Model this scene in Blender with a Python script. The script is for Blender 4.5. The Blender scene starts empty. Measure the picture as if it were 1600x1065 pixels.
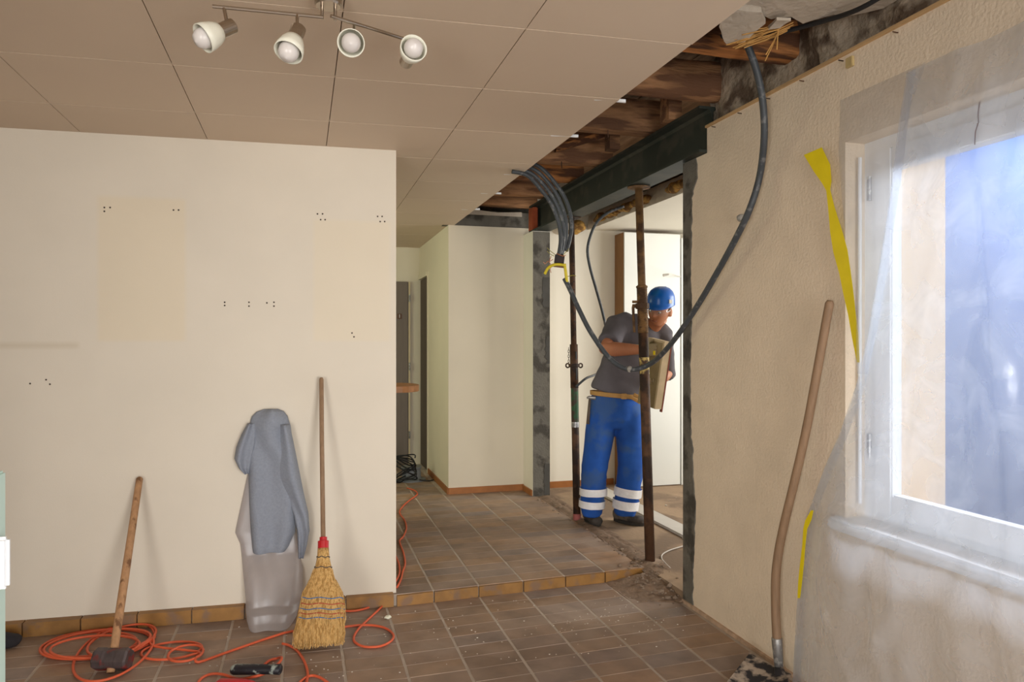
import bpy, bmesh, math, random
from mathutils import Vector, Matrix, noise as mnoise
random.seed(7)
SC = bpy.context.scene
COL = SC.collection
# ------------------------------------------------------------------ camera, world, lights, exposure
F_PX = 1150.0; CXP, CYP = 800.0, 532.5; CAMH = 1.42
YAW = math.atan2(328.0, F_PX)
FW = Vector((math.sin(YAW), math.cos(YAW), 0)); RT = Vector((math.cos(YAW), -math.sin(YAW), 0)); UP = Vector((0, 0, 1))
EYE = Vector((0, 0, CAMH))
cam = bpy.data.cameras.new('camera'); cam.sensor_width = 36.0; cam.lens = F_PX / 1600.0 * 36.0
cam.clip_start = 0.05
camo = bpy.data.objects.new('camera', cam); COL.objects.link(camo)
camo.location = EYE; camo.rotation_euler = (math.pi / 2, 0, -YAW)
SC.camera = camo
SC.view_settings.view_transform = 'Standard'; SC.view_settings.look = 'None'
SC.view_settings.gamma = 1.0; SC.view_settings.use_curve_mapping = False
SC.view_settings.exposure = 0.0

world = bpy.data.worlds.new('world'); SC.world = world; world.use_nodes = True
wn = world.node_tree.nodes; wl = world.node_tree.links
wn['Background'].inputs[0].default_value = (0.62, 0.78, 1.0, 1); wn['Background'].inputs[1].default_value = 1.0

def area(name, loc, target, sx, sy, power, color):
    l = bpy.data.lights.new(name, 'AREA'); l.shape = 'RECTANGLE'; l.size = sx; l.size_y = sy
    l.energy = power; l.color = color
    o = bpy.data.objects.new(name, l); COL.objects.link(o); o.location = loc
    o.rotation_euler = (Vector(target) - Vector(loc)).to_track_quat('-Z', 'Y').to_euler()
    return o
area('daylight_window', (3.8, 2.0, 2.9), (2.0, 1.5, 1.35), 1.5, 1.5, 300, (0.94, 0.97, 1.0))
area('daylight_patio', (1.25, -2.1, 1.05), (0.55, 4.0, 0.7), 1.4, 1.9, 31, (1.0, 0.97, 0.93)).data.spread = 1.45
area('daylight_patio_sky', (1.0, -2.15, 1.2), (0.0, 3.0, 1.2), 1.9, 2.0, 26, (1.0, 0.93, 0.82))
area('daylight_glass_door', (-1.85, -2.1, 1.15), (2.0, 3.2, 1.1), 1.3, 1.9, 34, (1.0, 0.95, 0.87)).data.spread = 1.5
area('daylight_kitchen', (4.9, 4.6, 1.7), (2.6, 5.9, 1.3), 1.9, 1.5, 90, (1.0, 0.97, 0.9))
area('daylight_hall', (-1.2, 6.2, 1.75), (1.3, 7.0, 1.5), 1.2, 1.3, 24, (0.93, 1.0, 0.72))

# ------------------------------------------------------------------ helpers
def ray(px, py): return FW + RT * ((px - CXP) / F_PX) + UP * (-(py - CYP) / F_PX)
def P(px, py, d): return EYE + ray(px, py) * d
def atZ(px, py, z): r = ray(px, py); return EYE + r * ((z - CAMH) / r.z)
def atX(px, py, x): r = ray(px, py); return EYE + r * (x / r.x)
def atY(px, py, y): r = ray(px, py); return EYE + r * (y / r.y)
def onpl(px, py, p, n): r = ray(px, py); return EYE + r * ((Vector(p) - EYE).dot(n) / r.dot(n))
def lin(c): return tuple(((v / 255) / 12.92 if v / 255 <= 0.04045 else ((v / 255 + 0.055) / 1.055) ** 2.4) for v in c)

MATS = {}
def pm(name, rgb, var=0.15, scale=8.0, rough=0.7, metal=0.0, bump=0.0, bscale=None, spots=None, sscale=20.0, samt=0.5,
       rnd=0.0, coord='Object', stretch=(1, 1, 1), detail=4.0, bdist=0.01, spec=0.4):
    """procedural principled material: base colour broken up by noise, optional second colour in patches, fine relief"""
    if name in MATS: return MATS[name]
    m = bpy.data.materials.new(name); m.use_nodes = True; nt = m.node_tree; N = nt.nodes; L = nt.links
    b = N['Principled BSDF']; b.inputs['Roughness'].default_value = rough; b.inputs['Metallic'].default_value = metal
    b.inputs['Specular IOR Level'].default_value = spec
    tc = N.new('ShaderNodeTexCoord'); mp = N.new('ShaderNodeMapping'); mp.inputs['Scale'].default_value = stretch
    if coord == 'World':
        g = N.new('ShaderNodeNewGeometry'); L.new(g.outputs['Position'], mp.inputs[0])
    else: L.new(tc.outputs['Object'], mp.inputs[0])
    n1 = N.new('ShaderNodeTexNoise'); n1.inputs['Scale'].default_value = scale; n1.inputs['Detail'].default_value = detail
    L.new(mp.outputs[0], n1.inputs['Vector'])
    cr = N.new('ShaderNodeValToRGB'); c = lin(rgb)
    cr.color_ramp.elements[0].position = 0.3; cr.color_ramp.elements[1].position = 0.7
    cr.color_ramp.elements[0].color = tuple(v * (1 - var) for v in c) + (1,)
    cr.color_ramp.elements[1].color = tuple(min(1, v * (1 + var)) for v in c) + (1,)
    L.new(n1.outputs['Fac'], cr.inputs[0]); out = cr.outputs[0]
    if spots:
        n2 = N.new('ShaderNodeTexNoise'); n2.inputs['Scale'].default_value = sscale; n2.inputs['Detail'].default_value = 6
        L.new(mp.outputs[0], n2.inputs['Vector'])
        r2 = N.new('ShaderNodeValToRGB'); r2.color_ramp.elements[0].position = 0.62 - samt * 0.25; r2.color_ramp.elements[1].position = 0.70 - samt * 0.22
        L.new(n2.outputs['Fac'], r2.inputs[0])
        mx = N.new('ShaderNodeMix'); mx.data_type = 'RGBA'; L.new(r2.outputs[0], mx.inputs[0]); L.new(out, mx.inputs[6])
        mx.inputs[7].default_value = lin(spots) + (1,); out = mx.outputs[2]
    if rnd > 0:
        oi = N.new('ShaderNodeObjectInfo'); mr = N.new('ShaderNodeMapRange'); mr.inputs[3].default_value = 1 - rnd; mr.inputs[4].default_value = 1 + rnd
        L.new(oi.outputs['Random'], mr.inputs[0]); mu = N.new('ShaderNodeMix'); mu.data_type = 'RGBA'; mu.blend_type = 'MULTIPLY'; mu.inputs[0].default_value = 1
        L.new(out, mu.inputs[6]); L.new(mr.outputs[0], mu.inputs[7]); out = mu.outputs[2]
    L.new(out, b.inputs['Base Color'])
    if bump > 0:
        nb = N.new('ShaderNodeTexNoise'); nb.inputs['Scale'].default_value = bscale or scale * 6; nb.inputs['Detail'].default_value = 5
        L.new(mp.outputs[0], nb.inputs['Vector'])
        bp = N.new('ShaderNodeBump'); bp.inputs['Strength'].default_value = bump; bp.inputs['Distance'].default_value = bdist
        L.new(nb.outputs['Fac'], bp.inputs['Height']); L.new(bp.outputs[0], b.inputs['Normal'])
    MATS[name] = m
    return m

def obj(name, bm, mat, parent=None, smooth=False, kind=None):
    me = bpy.data.meshes.new(name); bm.to_mesh(me); bm.free()
    return objm(name, me, mat, parent, smooth, kind)
def objm(name, me, mat, parent=None, smooth=False, kind=None):
    if mat and not me.materials: me.materials.append(mat)
    if smooth:
        for p in me.polygons: p.use_smooth = True
    o = bpy.data.objects.new(name, me); COL.objects.link(o)
    if parent: o.parent = parent; o.matrix_parent_inverse = parent.matrix_world.inverted() if False else Matrix.Identity(4)
    if parent and parent.type == 'EMPTY': o.location = -Vector(parent.location)
    if kind: o['kind'] = kind
    return o
def thing(name, label, cat, loc=(0, 0, 0), group=None):
    o = bpy.data.objects.new(name, None); COL.objects.link(o); o.location = loc; o.empty_display_size = 0.05
    return tag(o, label, cat, group)
def tag(o, label, cat, group=None):
    o['label'] = label; o['category'] = cat
    if group: o['group'] = group
    return o
def struct(name, bm, mat, parent=None, label=None, smooth=False):
    o = obj(name, bm, mat, parent, smooth, None if parent else 'structure')
    if label: o['label'] = label
    return o
def BM(): return bmesh.new()
def box(bm, x0, x1, y0, y1, z0, z1):
    v = [bm.verts.new(p) for p in ((x0, y0, z0), (x1, y0, z0), (x1, y1, z0), (x0, y1, z0), (x0, y0, z1), (x1, y0, z1), (x1, y1, z1), (x0, y1, z1))]
    for f in ((3, 2, 1, 0), (4, 5, 6, 7), (0, 1, 5, 4), (1, 2, 6, 5), (2, 3, 7, 6), (3, 0, 4, 7)): bm.faces.new([v[i] for i in f])
    return bm
def prism(bm, base, vec):
    """closed polygon (list of points) extruded by vec"""
    a = [bm.verts.new(p) for p in base]; b = [bm.verts.new(Vector(p) + Vector(vec)) for p in base]; n = len(a)
    bm.faces.new(a[::-1]); bm.faces.new(b)
    for i in range(n): bm.faces.new((a[i], a[(i + 1) % n], b[(i + 1) % n], b[i]))
    bmesh.ops.recalc_face_normals(bm, faces=bm.faces)
    return bm
def rbox(x0, x1, y0, y1, z0, z1, r=0.004, seg=2):
    bm = box(BM(), x0, x1, y0, y1, z0, z1); bmesh.ops.bevel(bm, geom=list(bm.edges), offset=r, segments=seg, affect='EDGES'); return bm
def tube(bm, pts, rad, n=10, cap=True, ref=None, squash=1.0):
    """tube along points; rad = number, list of numbers, or list of (r_side, r_ref)"""
    pts = [Vector(p) for p in pts]; m = len(pts)
    if not isinstance(rad, (list, tuple)): rad = [rad] * m
    rings = []; u = None
    for i, p in enumerate(pts):
        d = (pts[min(i + 1, m - 1)] - pts[max(i - 1, 0)])
        if d.length < 1e-9: d = Vector((0, 0, 1))
        d.normalize()
        if ref is not None:
            s = d.cross(Vector(ref))
            if s.length < 1e-4: s = d.orthogonal()
            s.normalize(); w = s.cross(d).normalized()
        else:
            if u is None: u = d.orthogonal().normalized()
            s = (u - d * u.dot(d))
            s = s.normalized() if s.length > 1e-6 else d.orthogonal().normalized()
            u = s; w = d.cross(s)
        r = rad[i]; ra, rb = (r if isinstance(r, (list, tuple)) else (r, r * squash))
        rings.append([bm.verts.new(p + s * (ra * math.cos(2 * math.pi * k / n)) + w * (rb * math.sin(2 * math.pi * k / n))) for k in range(n)])
    for a, b in zip(rings, rings[1:]):
        for k in range(n): bm.faces.new((a[k], a[(k + 1) % n], b[(k + 1) % n], b[k]))
    if cap:
        bm.faces.new(rings[0][::-1]); bm.faces.new(rings[-1])
    return bm
def spline(pts, per=8, closed=False):
    pts = [Vector(p) for p in pts]; n = len(pts); out = []
    rng = range(n if closed else n - 1)
    for i in rng:
        g = (lambda k: pts[k % n]) if closed else (lambda k: pts[max(0, min(n - 1, k))])
        p0, p1, p2, p3 = g(i - 1), g(i), g(i + 1), g(i + 2)
        for j in range(per):
            t = j / per
            out.append(0.5 * ((2 * p1) + (p2 - p0) * t + (2 * p0 - 5 * p1 + 4 * p2 - p3) * t * t + (3 * p1 - p0 - 3 * p2 + p3) * t ** 3))
    if not closed: out.append(pts[-1])
    return out
def lathe(bm, prof, origin, axis, n=20, cap=False):
    """profile [(r, h)] around axis through origin"""
    axis = Vector(axis).normalized(); s = axis.orthogonal().normalized(); w = axis.cross(s); origin = Vector(origin); rings = []
    for r, h in prof:
        rings.append([bm.verts.new(origin + axis * h + (s * math.cos(2 * math.pi * k / n) + w * math.sin(2 * math.pi * k / n)) * max(r, 1e-4)) for k in range(n)])
    for a, b in zip(rings, rings[1:]):
        for k in range(n): bm.faces.new((a[k], a[(k + 1) % n], b[(k + 1) % n], b[k]))
    if cap: bm.faces.new(rings[0][::-1]); bm.faces.new(rings[-1])
    bmesh.ops.recalc_face_normals(bm, faces=bm.faces)
    return bm
def blob(bm, c, rx, ry, rz, mtx=None, sub=3):
    r = bmesh.ops.create_icosphere(bm, subdivisions=sub, radius=1.0)
    for v in r['verts']:
        p = Vector((v.co.x * rx, v.co.y * ry, v.co.z * rz))
        if mtx: p = mtx @ p
        v.co = p + Vector(c)
    return bm
def nz(p, s=1.0, seed=0.0): return mnoise.noise(Vector(p) * s + Vector((seed * 7.3, seed * 3.1, seed)))
def jitter(bm, amt, s, seed=0.0):
    bm.normal_update()
    for v in bm.verts: v.co += v.normal * (amt * nz(v.co, s, seed))
    return bm
def remesh(bm, voxel, smooth_it=4, disp=None):
    me = bpy.data.meshes.new('tmp'); bm.to_mesh(me); bm.free()
    o = bpy.data.objects.new('tmp', me); COL.objects.link(o)
    md = o.modifiers.new('r', 'REMESH'); md.mode = 'VOXEL'; md.voxel_size = voxel
    sm = o.modifiers.new('s', 'SMOOTH'); sm.factor = 0.5; sm.iterations = smooth_it
    dg = bpy.context.evaluated_depsgraph_get(); r = bpy.data.meshes.new_from_object(o.evaluated_get(dg))
    bpy.data.objects.remove(o); bpy.data.meshes.remove(me)
    if disp:
        b2 = bmesh.new(); b2.from_mesh(r); b2.normal_update()
        for v in b2.verts: v.co += v.normal * disp(v.co)
        b2.to_mesh(r); b2.free()
    return r

# ------------------------------------------------------------------ materials
M_wallL = pm('cream_wall_paint', (222, 213, 197), 0.025, 3, 0.85, bump=0.15, bscale=160, bdist=0.002, coord='World')
M_wallR = pm('beige_stucco', (224, 207, 184), 0.05, 5, 0.9, bump=0.55, bscale=75, bdist=0.006, coord='World')
M_wallF = pm('warm_white_wall_paint', (222, 212, 192), 0.03, 2, 0.85, bump=0.12, bscale=120, bdist=0.002, coord='World')
M_white = pm('white_wall_paint', (228, 222, 208), 0.02, 2, 0.85, bump=0.1, bscale=120, bdist=0.002, coord='World')
M_ceil = pm('ceiling_panel_board', (206, 186, 164), 0.02, 2, 0.6, rnd=0.02, bump=0.03, bscale=200, bdist=0.001)
M_ceilback = pm('ceiling_batten', (196, 172, 148), 0.03, 3, 0.8)
M_mortar = pm('grey_mortar', (104, 100, 92), 0.14, 9, 0.95, bump=0.6, bscale=60, coord='World', spots=(70, 66, 60), sscale=7, samt=0.5)
M_mortar2 = pm('old_masonry', (168, 154, 136), 0.25, 8, 0.95, bump=0.9, bscale=30, coord='World', spots=(96, 80, 66), sscale=6, samt=0.6, bdist=0.02)
M_grout = pm('floor_grout', (178, 164, 150), 0.12, 12, 0.95, bump=0.3, coord='World')
M_ochre = pm('ochre_glazed_tile', (146, 106, 56), 0.2, 14, 0.5, rnd=0.12, spots=(128, 100, 76), sscale=9, samt=0.35, coord='World')
M_base = pm('orange_brown_tile', (158, 100, 52), 0.12, 14, 0.5, rnd=0.08, coord='World')
M_dirt = pm('plaster_dust_floor', (158, 134, 110), 0.12, 5, 0.95, bump=0.35, bscale=40, spots=(128, 108, 90), sscale=3, samt=0.6, coord='World')
M_rub = pm('rubble_stone', (146, 126, 108), 0.25, 20, 0.95, bump=0.5, rnd=0.2, coord='World')
M_steel = pm('dark_green_primed_steel', (44, 50, 44), 0.15, 4, 0.55, spots=(62, 62, 54), sscale=6, samt=0.35, coord='World')
M_joist = pm('old_dark_timber', (160, 118, 82), 0.35, 6, 0.85, stretch=(1, 6, 6), bump=0.7, bscale=22, spots=(104, 72, 50), sscale=3, samt=0.7, rnd=0.25)
M_joist2 = pm('fresh_brown_timber', (184, 122, 68), 0.25, 6, 0.8, stretch=(1, 7, 7), bump=0.5, bscale=22, spots=(84, 52, 30), sscale=3, samt=0.7)
M_plank = pm('brown_floorboard', (160, 128, 100), 0.25, 5, 0.85, stretch=(8, 1, 8), bump=0.4, bscale=20, rnd=0.2)
M_plaster = pm('broken_plaster', (186, 174, 158), 0.1, 9, 0.95, bump=0.6, bscale=40)
M_straw = pm('reed_straw', (182, 136, 74), 0.2, 30, 0.8)
M_rust = pm('rusty_brown_prop_steel', (84, 58, 40), 0.3, 14, 0.7, metal=0.15, bump=0.3, bscale=60, spots=(52, 38, 30), sscale=9, samt=0.7, coord='World')
M_rust2 = pm('ochre_rust_prop_steel', (112, 82, 48), 0.3, 20, 0.75, metal=0.1, bump=0.4, bscale=70, spots=(72, 50, 32), sscale=12, samt=0.6, coord='World')
M_green = pm('worn_green_prop_paint', (44, 84, 50), 0.3, 18, 0.6, spots=(66, 50, 38), sscale=14, samt=0.7, coord='World')
M_wood = pm('worn_wood_handle', (176, 134, 96), 0.16, 5, 0.7, stretch=(14, 14, 1.5), spots=(120, 84, 56), sscale=2.2, samt=0.25, bump=0.15)
M_woodD = pm('dark_wood_handle', (142, 114, 88), 0.15, 5, 0.7, stretch=(14, 14, 1.5), bump=0.15)
M_orange = pm('orange_cable_rubber', (214, 96, 60), 0.06, 8, 0.5)
M_conduit = pm('dark_grey_conduit', (62, 66, 70), 0.12, 12, 0.5, spots=(104, 104, 104), sscale=28, samt=0.2)
M_black = pm('black_rubber', (28, 28, 30), 0.2, 12, 0.55)
M_red = pm('red_plastic', (186, 28, 36), 0.1, 10, 0.4)
M_yellow = pm('yellow_tape', (236, 214, 4), 0.05, 12, 0.45)
M_chrome = pm('brushed_nickel', (176, 164, 150), 0.06, 30, 0.28, metal=1.0, stretch=(1, 1, 14))
M_opal = pm('opal_white_glass', (226, 224, 208), 0.02, 5, 0.3)
M_bulb = pm('frosted_bulb', (214, 208, 204), 0.02, 5, 0.25)
M_frame = pm('white_window_frame', (232, 234, 236), 0.02, 4, 0.35)
M_metal = pm('galvanised_metal', (150, 148, 146), 0.2, 30, 0.45, metal=0.7, spots=(196, 194, 190), sscale=40, samt=0.4)
M_hammer = pm('worn_hammer_steel', (92, 82, 82), 0.25, 22, 0.5, metal=0.5, spots=(150, 48, 42), sscale=12, samt=0.45)
M_blade = pm('shovel_blade_steel', (176, 160, 144), 0.1, 14, 0.7, metal=0.1, spots=(44, 42, 46), sscale=16, samt=0.75)
M_cab = pm('white_cabinet_laminate', (226, 228, 224), 0.015, 2, 0.45)
M_cabside = pm('brown_chipboard_side', (136, 98, 60), 0.12, 8, 0.7, stretch=(6, 6, 1))
M_door = pm('grey_brown_door', (116, 104, 94), 0.06, 4, 0.6, stretch=(8, 8, 1))
M_doorD = pm('dark_brown_door', (86, 74, 66), 0.08, 4, 0.6, stretch=(8, 8, 1))
M_blue = pm('neighbour_blue_grey_render', (44, 70, 118), 0.2, 0.9, 0.9, coord='World')
M_cream = pm('cream_exterior_render', (214, 186, 148), 0.03, 4, 0.9, coord='World')
M_ins = pm('yellow_mineral_wool', (176, 136, 70), 0.35, 22, 0.95, bump=0.9, bscale=40, spots=(110, 78, 40), sscale=16, samt=0.7)
M_strip = pm('pale_floor_strip', (196, 190, 182), 0.06, 6, 0.8, coord='World')

def tile_material():
    m = bpy.data.materials.new('dusty_brown_floor_tile'); m.use_nodes = True; nt = m.node_tree; N = nt.nodes; L = nt.links; b = N['Principled BSDF']
    g = N.new('ShaderNodeNewGeometry'); oi = N.new('ShaderNodeObjectInfo')
    r0 = N.new('ShaderNodeValToRGB'); cols = ((0, (116, 92, 76)), (0.3, (142, 112, 86)), (0.55, (116, 102, 98)), (0.8, (150, 114, 80)), (1, (106, 88, 78)))
    els = r0.color_ramp.elements
    els[0].position = 0; els[0].color = lin(cols[0][1]) + (1,); els[1].position = 1; els[1].color = lin(cols[-1][1]) + (1,)
    for p, c in cols[1:-1]: e = els.new(p); e.color = lin(c) + (1,)
    L.new(oi.outputs['Random'], r0.inputs[0])
    n1 = N.new('ShaderNodeTexNoise'); n1.inputs['Scale'].default_value = 9; n1.inputs['Detail'].default_value = 7; L.new(g.outputs['Position'], n1.inputs['Vector'])
    m1 = N.new('ShaderNodeMix'); m1.data_type = 'RGBA'; m1.blend_type = 'OVERLAY'; m1.inputs[0].default_value = 0.75
    L.new(r0.outputs[0], m1.inputs[6]); L.new(n1.outputs['Color'], m1.inputs[7])
    bw = N.new('ShaderNodeRGBToBW'); L.new(n1.outputs['Fac'], bw.inputs[0]); L.new(n1.outputs['Fac'], m1.inputs[7])
    n2 = N.new('ShaderNodeTexNoise'); n2.inputs['Scale'].default_value = 3.0; n2.inputs['Detail'].default_value = 9; n2.inputs['Distortion'].default_value = 1.2
    L.new(g.outputs['Position'], n2.inputs['Vector'])
    cr = N.new('ShaderNodeValToRGB'); cr.color_ramp.elements[0].position = 0.40; cr.color_ramp.elements[0].color = (0.16,) * 3 + (1,); cr.color_ramp.elements[1].position = 0.68; cr.color_ramp.elements[1].color = (0.62,) * 3 + (1,)
    L.new(n2.outputs['Fac'], cr.inputs[0])
    # a swept heap of plaster dust on the lower floor
    sp = N.new('ShaderNodeVectorMath'); sp.operation = 'DISTANCE'; L.new(g.outputs['Position'], sp.inputs[0]); sp.inputs[1].default_value = (1.55, 3.5, 0.0)
    mr = N.new('ShaderNodeMapRange'); mr.inputs[1].default_value = 0.05; mr.inputs[2].default_value = 0.42; mr.inputs[3].default_value = 0.55; mr.inputs[4].default_value = 0.0
    L.new(sp.outputs['Value'], mr.inputs[0])
    mul = N.new('ShaderNodeMath'); mul.operation = 'MULTIPLY'; L.new(mr.outputs[0], mul.inputs[0]); L.new(n2.outputs['Fac'], mul.inputs[1])
    add = N.new('ShaderNodeMath'); add.operation = 'ADD'; add.use_clamp = True; L.new(cr.outputs[0], add.inputs[0]); L.new(mul.outputs[0], add.inputs[1])
    m2 = N.new('ShaderNodeMix'); m2.data_type = 'RGBA'; L.new(add.outputs[0], m2.inputs[0]); L.new(m1.outputs[2], m2.inputs[6]); m2.inputs[7].default_value = lin((172, 152, 136)) + (1,)
    L.new(m2.outputs[2], b.inputs['Base Color'])
    rr = N.new('ShaderNodeMapRange'); rr.inputs[3].default_value = 0.42; rr.inputs[4].default_value = 0.85; L.new(add.outputs[0], rr.inputs[0]); L.new(rr.outputs[0], b.inputs['Roughness'])
    bp = N.new('ShaderNodeBump'); bp.inputs['Strength'].default_value = 0.2; bp.inputs['Distance'].default_value = 0.004; L.new(n1.outputs['Fac'], bp.inputs['Height']); L.new(bp.outputs[0], b.inputs['Normal'])
    return m
M_tile = tile_material()

def wall_left_material():
    """cream paint with the yellower rectangles where pictures hung"""
    m = M_wallL.copy(); m.name = 'cream_wall_paint_with_ghosts'; N = m.node_tree.nodes; L = m.node_tree.links; b = N['Principled BSDF']
    src = b.inputs['Base Color'].links[0].from_socket
    g = N.new('ShaderNodeNewGeometry'); sx = N.new('ShaderNodeSeparateXYZ'); L.new(g.outputs['Position'], sx.inputs[0])
    def band(sock, a, c, soft=0.012):
        p = N.new('ShaderNodeMapRange'); p.inputs[1].default_value = a - soft; p.inputs[2].default_value = a + soft; L.new(sock, p.inputs[0])
        q = N.new('ShaderNodeMapRange'); q.inputs[1].default_value = c - soft; q.inputs[2].default_value = c + soft; q.inputs[3].default_value = 1; q.inputs[4].default_value = 0; L.new(sock, q.inputs[0])
        r = N.new('ShaderNodeMath'); r.operation = 'MULTIPLY'; L.new(p.outputs[0], r.inputs[0]); L.new(q.outputs[0], r.inputs[1]); return r.outputs[0]
    for (a, c, z0, z1, tint, am) in ((-0.975, -0.57, 1.42, 2.14, (226, 208, 172), 0.35), (0.06, 0.455, 1.42, 2.06, (228, 214, 186), 0.4), (-2.2, -1.06, 1.385, 1.41, (190, 174, 146), 0.35)):
        r = N.new('ShaderNodeMath'); r.operation = 'MULTIPLY'; L.new(band(sx.outputs[0], a, c), r.inputs[0]); L.new(band(sx.outputs[2], z0, z1), r.inputs[1])
        r2 = N.new('ShaderNodeMath'); r2.operation = 'MULTIPLY'; r2.inputs[1].default_value = am; L.new(r.outputs[0], r2.inputs[0])
        mx = N.new('ShaderNodeMix'); mx.data_type = 'RGBA'; L.new(r2.outputs[0], mx.inputs[0]); L.new(src, mx.inputs[6]); mx.inputs[7].default_value = lin(tint) + (1,); src = mx.outputs[2]
    L.new(src, b.inputs['Base Color'])
    return m
M_wallLg = wall_left_material()

def film(name, clear, rgb, rough, gloss, bump=0.08, bscale=7.0, smear=0.0):
    """thin plastic film: part clear, part milky (lets light through and scatters it), with a sheen"""
    m = bpy.data.materials.new(name); m.use_nodes = True; nt = m.node_tree; N = nt.nodes; L = nt.links; N.clear()
    out = N.new('ShaderNodeOutputMaterial'); tr = N.new('ShaderNodeBsdfTransparent'); tl = N.new('ShaderNodeBsdfTranslucent'); df = N.new('ShaderNodeBsdfDiffuse'); gl = N.new('ShaderNodeBsdfGlossy')
    for n in (tl, df): n.inputs[0].default_value = lin(rgb) + (1,)
    tr.inputs[0].default_value = (0.97, 0.98, 1.0, 1)
    gl.inputs['Roughness'].default_value = rough; gl.inputs[0].default_value = (0.95, 0.97, 1, 1)
    a = N.new('ShaderNodeMixShader'); a.inputs[0].default_value = 0.45; L.new(tl.outputs[0], a.inputs[1]); L.new(df.outputs[0], a.inputs[2])
    c = N.new('ShaderNodeMixShader'); c.inputs[0].default_value = gloss; L.new(a.outputs[0], c.inputs[1]); L.new(gl.outputs[0], c.inputs[2])
    d = N.new('ShaderNodeMixShader'); L.new(c.outputs[0], d.inputs[1]); L.new(tr.outputs[0], d.inputs[2])
    tc = N.new('ShaderNodeTexCoord')
    nn = N.new('ShaderNodeTexNoise'); nn.inputs['Scale'].default_value = bscale; nn.inputs['Detail'].default_value = 3; nn.inputs['Distortion'].default_value = 0.8; L.new(tc.outputs['Object'], nn.inputs['Vector'])
    mr = N.new('ShaderNodeMapRange'); mr.inputs[1].default_value = 0.42; mr.inputs[2].default_value = 0.85; mr.inputs[3].default_value = clear; mr.inputs[4].default_value = max(0, clear - smear); L.new(nn.outputs['Fac'], mr.inputs[0])
    L.new(mr.outputs[0], d.inputs[0])
    bp = N.new('ShaderNodeBump'); bp.inputs['Strength'].default_value = bump; bp.inputs['Distance'].default_value = 0.02; L.new(nn.outputs['Fac'], bp.inputs['Height'])
    for n in (gl, df): L.new(bp.outputs[0], n.inputs['Normal'])
    L.new(d.outputs[0], out.inputs[0]); return m
M_film = film('clear_dust_sheet', 0.66, (226, 234, 246), 0.22, 0.25, smear=0.2)
M_flap = film('thin_clear_film', 0.74, (226, 230, 236), 0.2, 0.25, smear=0.12)
M_bag = film('milky_plastic_bag', 0.40, (214, 206, 204), 0.4, 0.10, smear=0.1)
M_glass = film('window_glass', 0.97, (235, 240, 250), 0.02, 0.6, bump=0.0)
M_lens = film('goggle_lens', 0.9, (235, 235, 235), 0.05, 0.7, bump=0.0)

# ================================================================== THE SETTING
CEIL = 2.45; STEP = 0.06; XR = 2.0
def ywall(x): return 4.0 - 0.05 * (x - 0.49)            # front face of the partition
def yrow(x): return 3.955 + (0.05 * (x - 0.49) if x > 0.49 else -0.045 * (x - 0.49))   # foot of the step / of the baseboard

# ---- lower floor with its tiles
bm = BM(); box(bm, -3.2, 2.0, -1.8, 4.3, -0.12, -0.0016)
floor = struct('floor', bm, M_grout)
TW, TD = 0.257, 0.122
def tile_quad(x0, x1, yf, j, z, gx=0.0055, gy=0.0028):
    a, b = x0 + gx, x1 - gx
    return [(a, yf(a) - TD * (j + 1) + gy, z), (b, yf(b) - TD * (j + 1) + gy, z), (b, yf(b) - TD * j - gy, z), (a, yf(a) - TD * j - gy, z)]
def tile_bm(bm, q, t=0.012, ch=0.002):
    top = [Vector(p) for p in q]; c = sum(top, Vector()) / 4
    up = [bm.verts.new(p + (c - p).normalized() * ch * 1.4) for p in top]
    md = [bm.verts.new(p - Vector((0, 0, ch))) for p in top]; dn = [bm.verts.new(p - Vector((0, 0, t))) for p in top]
    bm.faces.new(up)
    for i in range(4):
        k = (i + 1) % 4; bm.faces.new((md[i], md[k], up[k], up[i])); bm.faces.new((dn[i], dn[k], md[k], md[i]))
    return bm
def inview(p, m=60):
    v = Vector(p) - EYE; d = v.dot(FW)
    if d < 0.3: return False
    px = CXP + F_PX * v.dot(RT) / d; py = CYP - F_PX * v.z / d
    return -m < px < 1600 + m and -m < py < 1065 + m
rest = BM(); ntile = 0
for i in range(-16, 6):
    for j in range(0, 46):
        x0 = 0.69 + TW * i; x1 = min(x0 + TW, 1.995)
        if x1 - x0 < 0.03 or x0 < -3.2: continue
        q = tile_quad(x0, x1, yrow, j, 0.0)
        q = [(x, y, z + random.uniform(-0.0008, 0.0008)) for x, y, z in q]
        if any(inview(p) for p in q) and ntile < 300:
            o = obj('tile', tile_bm(BM(), q), M_tile, floor); ntile += 1
        else: tile_bm(rest, q)
obj('tile_field', rest, M_tile, floor, kind='stuff')

# ---- raised floor behind the step
bm = BM(); prism(bm, [(-3.2, yrow(-3.2) + 0.02, -0.1), (0.49, yrow(0.49) + 0.02, -0.1), (1.97, yrow(1.97) + 0.02, -0.1), (1.97, 8.4, -0.1), (-3.2, 8.4, -0.1)], (0, 0, STEP + 0.0984))
floor2 = struct('floor_raised', bm, M_grout)
rest = BM(); ntile = 0
def yup(x): return yrow(x) + 0.015
for i in range(-14, 6):
    for j in range(0, 36):
        x0 = 0.69 + TW * i; x1 = min(x0 + TW, 1.975 + 0.03 * nz((j * 0.7, 0, 0)))
        if j >= 20 and x0 >= 1.2: continue
        q = tile_quad(x0, x1, lambda x: yup(x) + TD * (2 * j + 1), j, STEP)
        q = [(x, y, z + random.uniform(-0.0008, 0.0008)) for x, y, z in q]
        vis = all(inview(p, 10) for p in q) and x1 > 0.42 + 0.0 * j
        cen = sum((Vector(p) for p in q), Vector()) / 4
        vis = vis and (CXP + F_PX * (cen - EYE).dot(RT) / (cen - EYE).dot(FW)) > 600
        if vis and ntile < 300: obj('tile', tile_bm(BM(), q), M_tile, floor2); ntile += 1
        else: tile_bm(rest, q)
obj('tile_field', rest, M_tile, floor2, kind='stuff')
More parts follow.
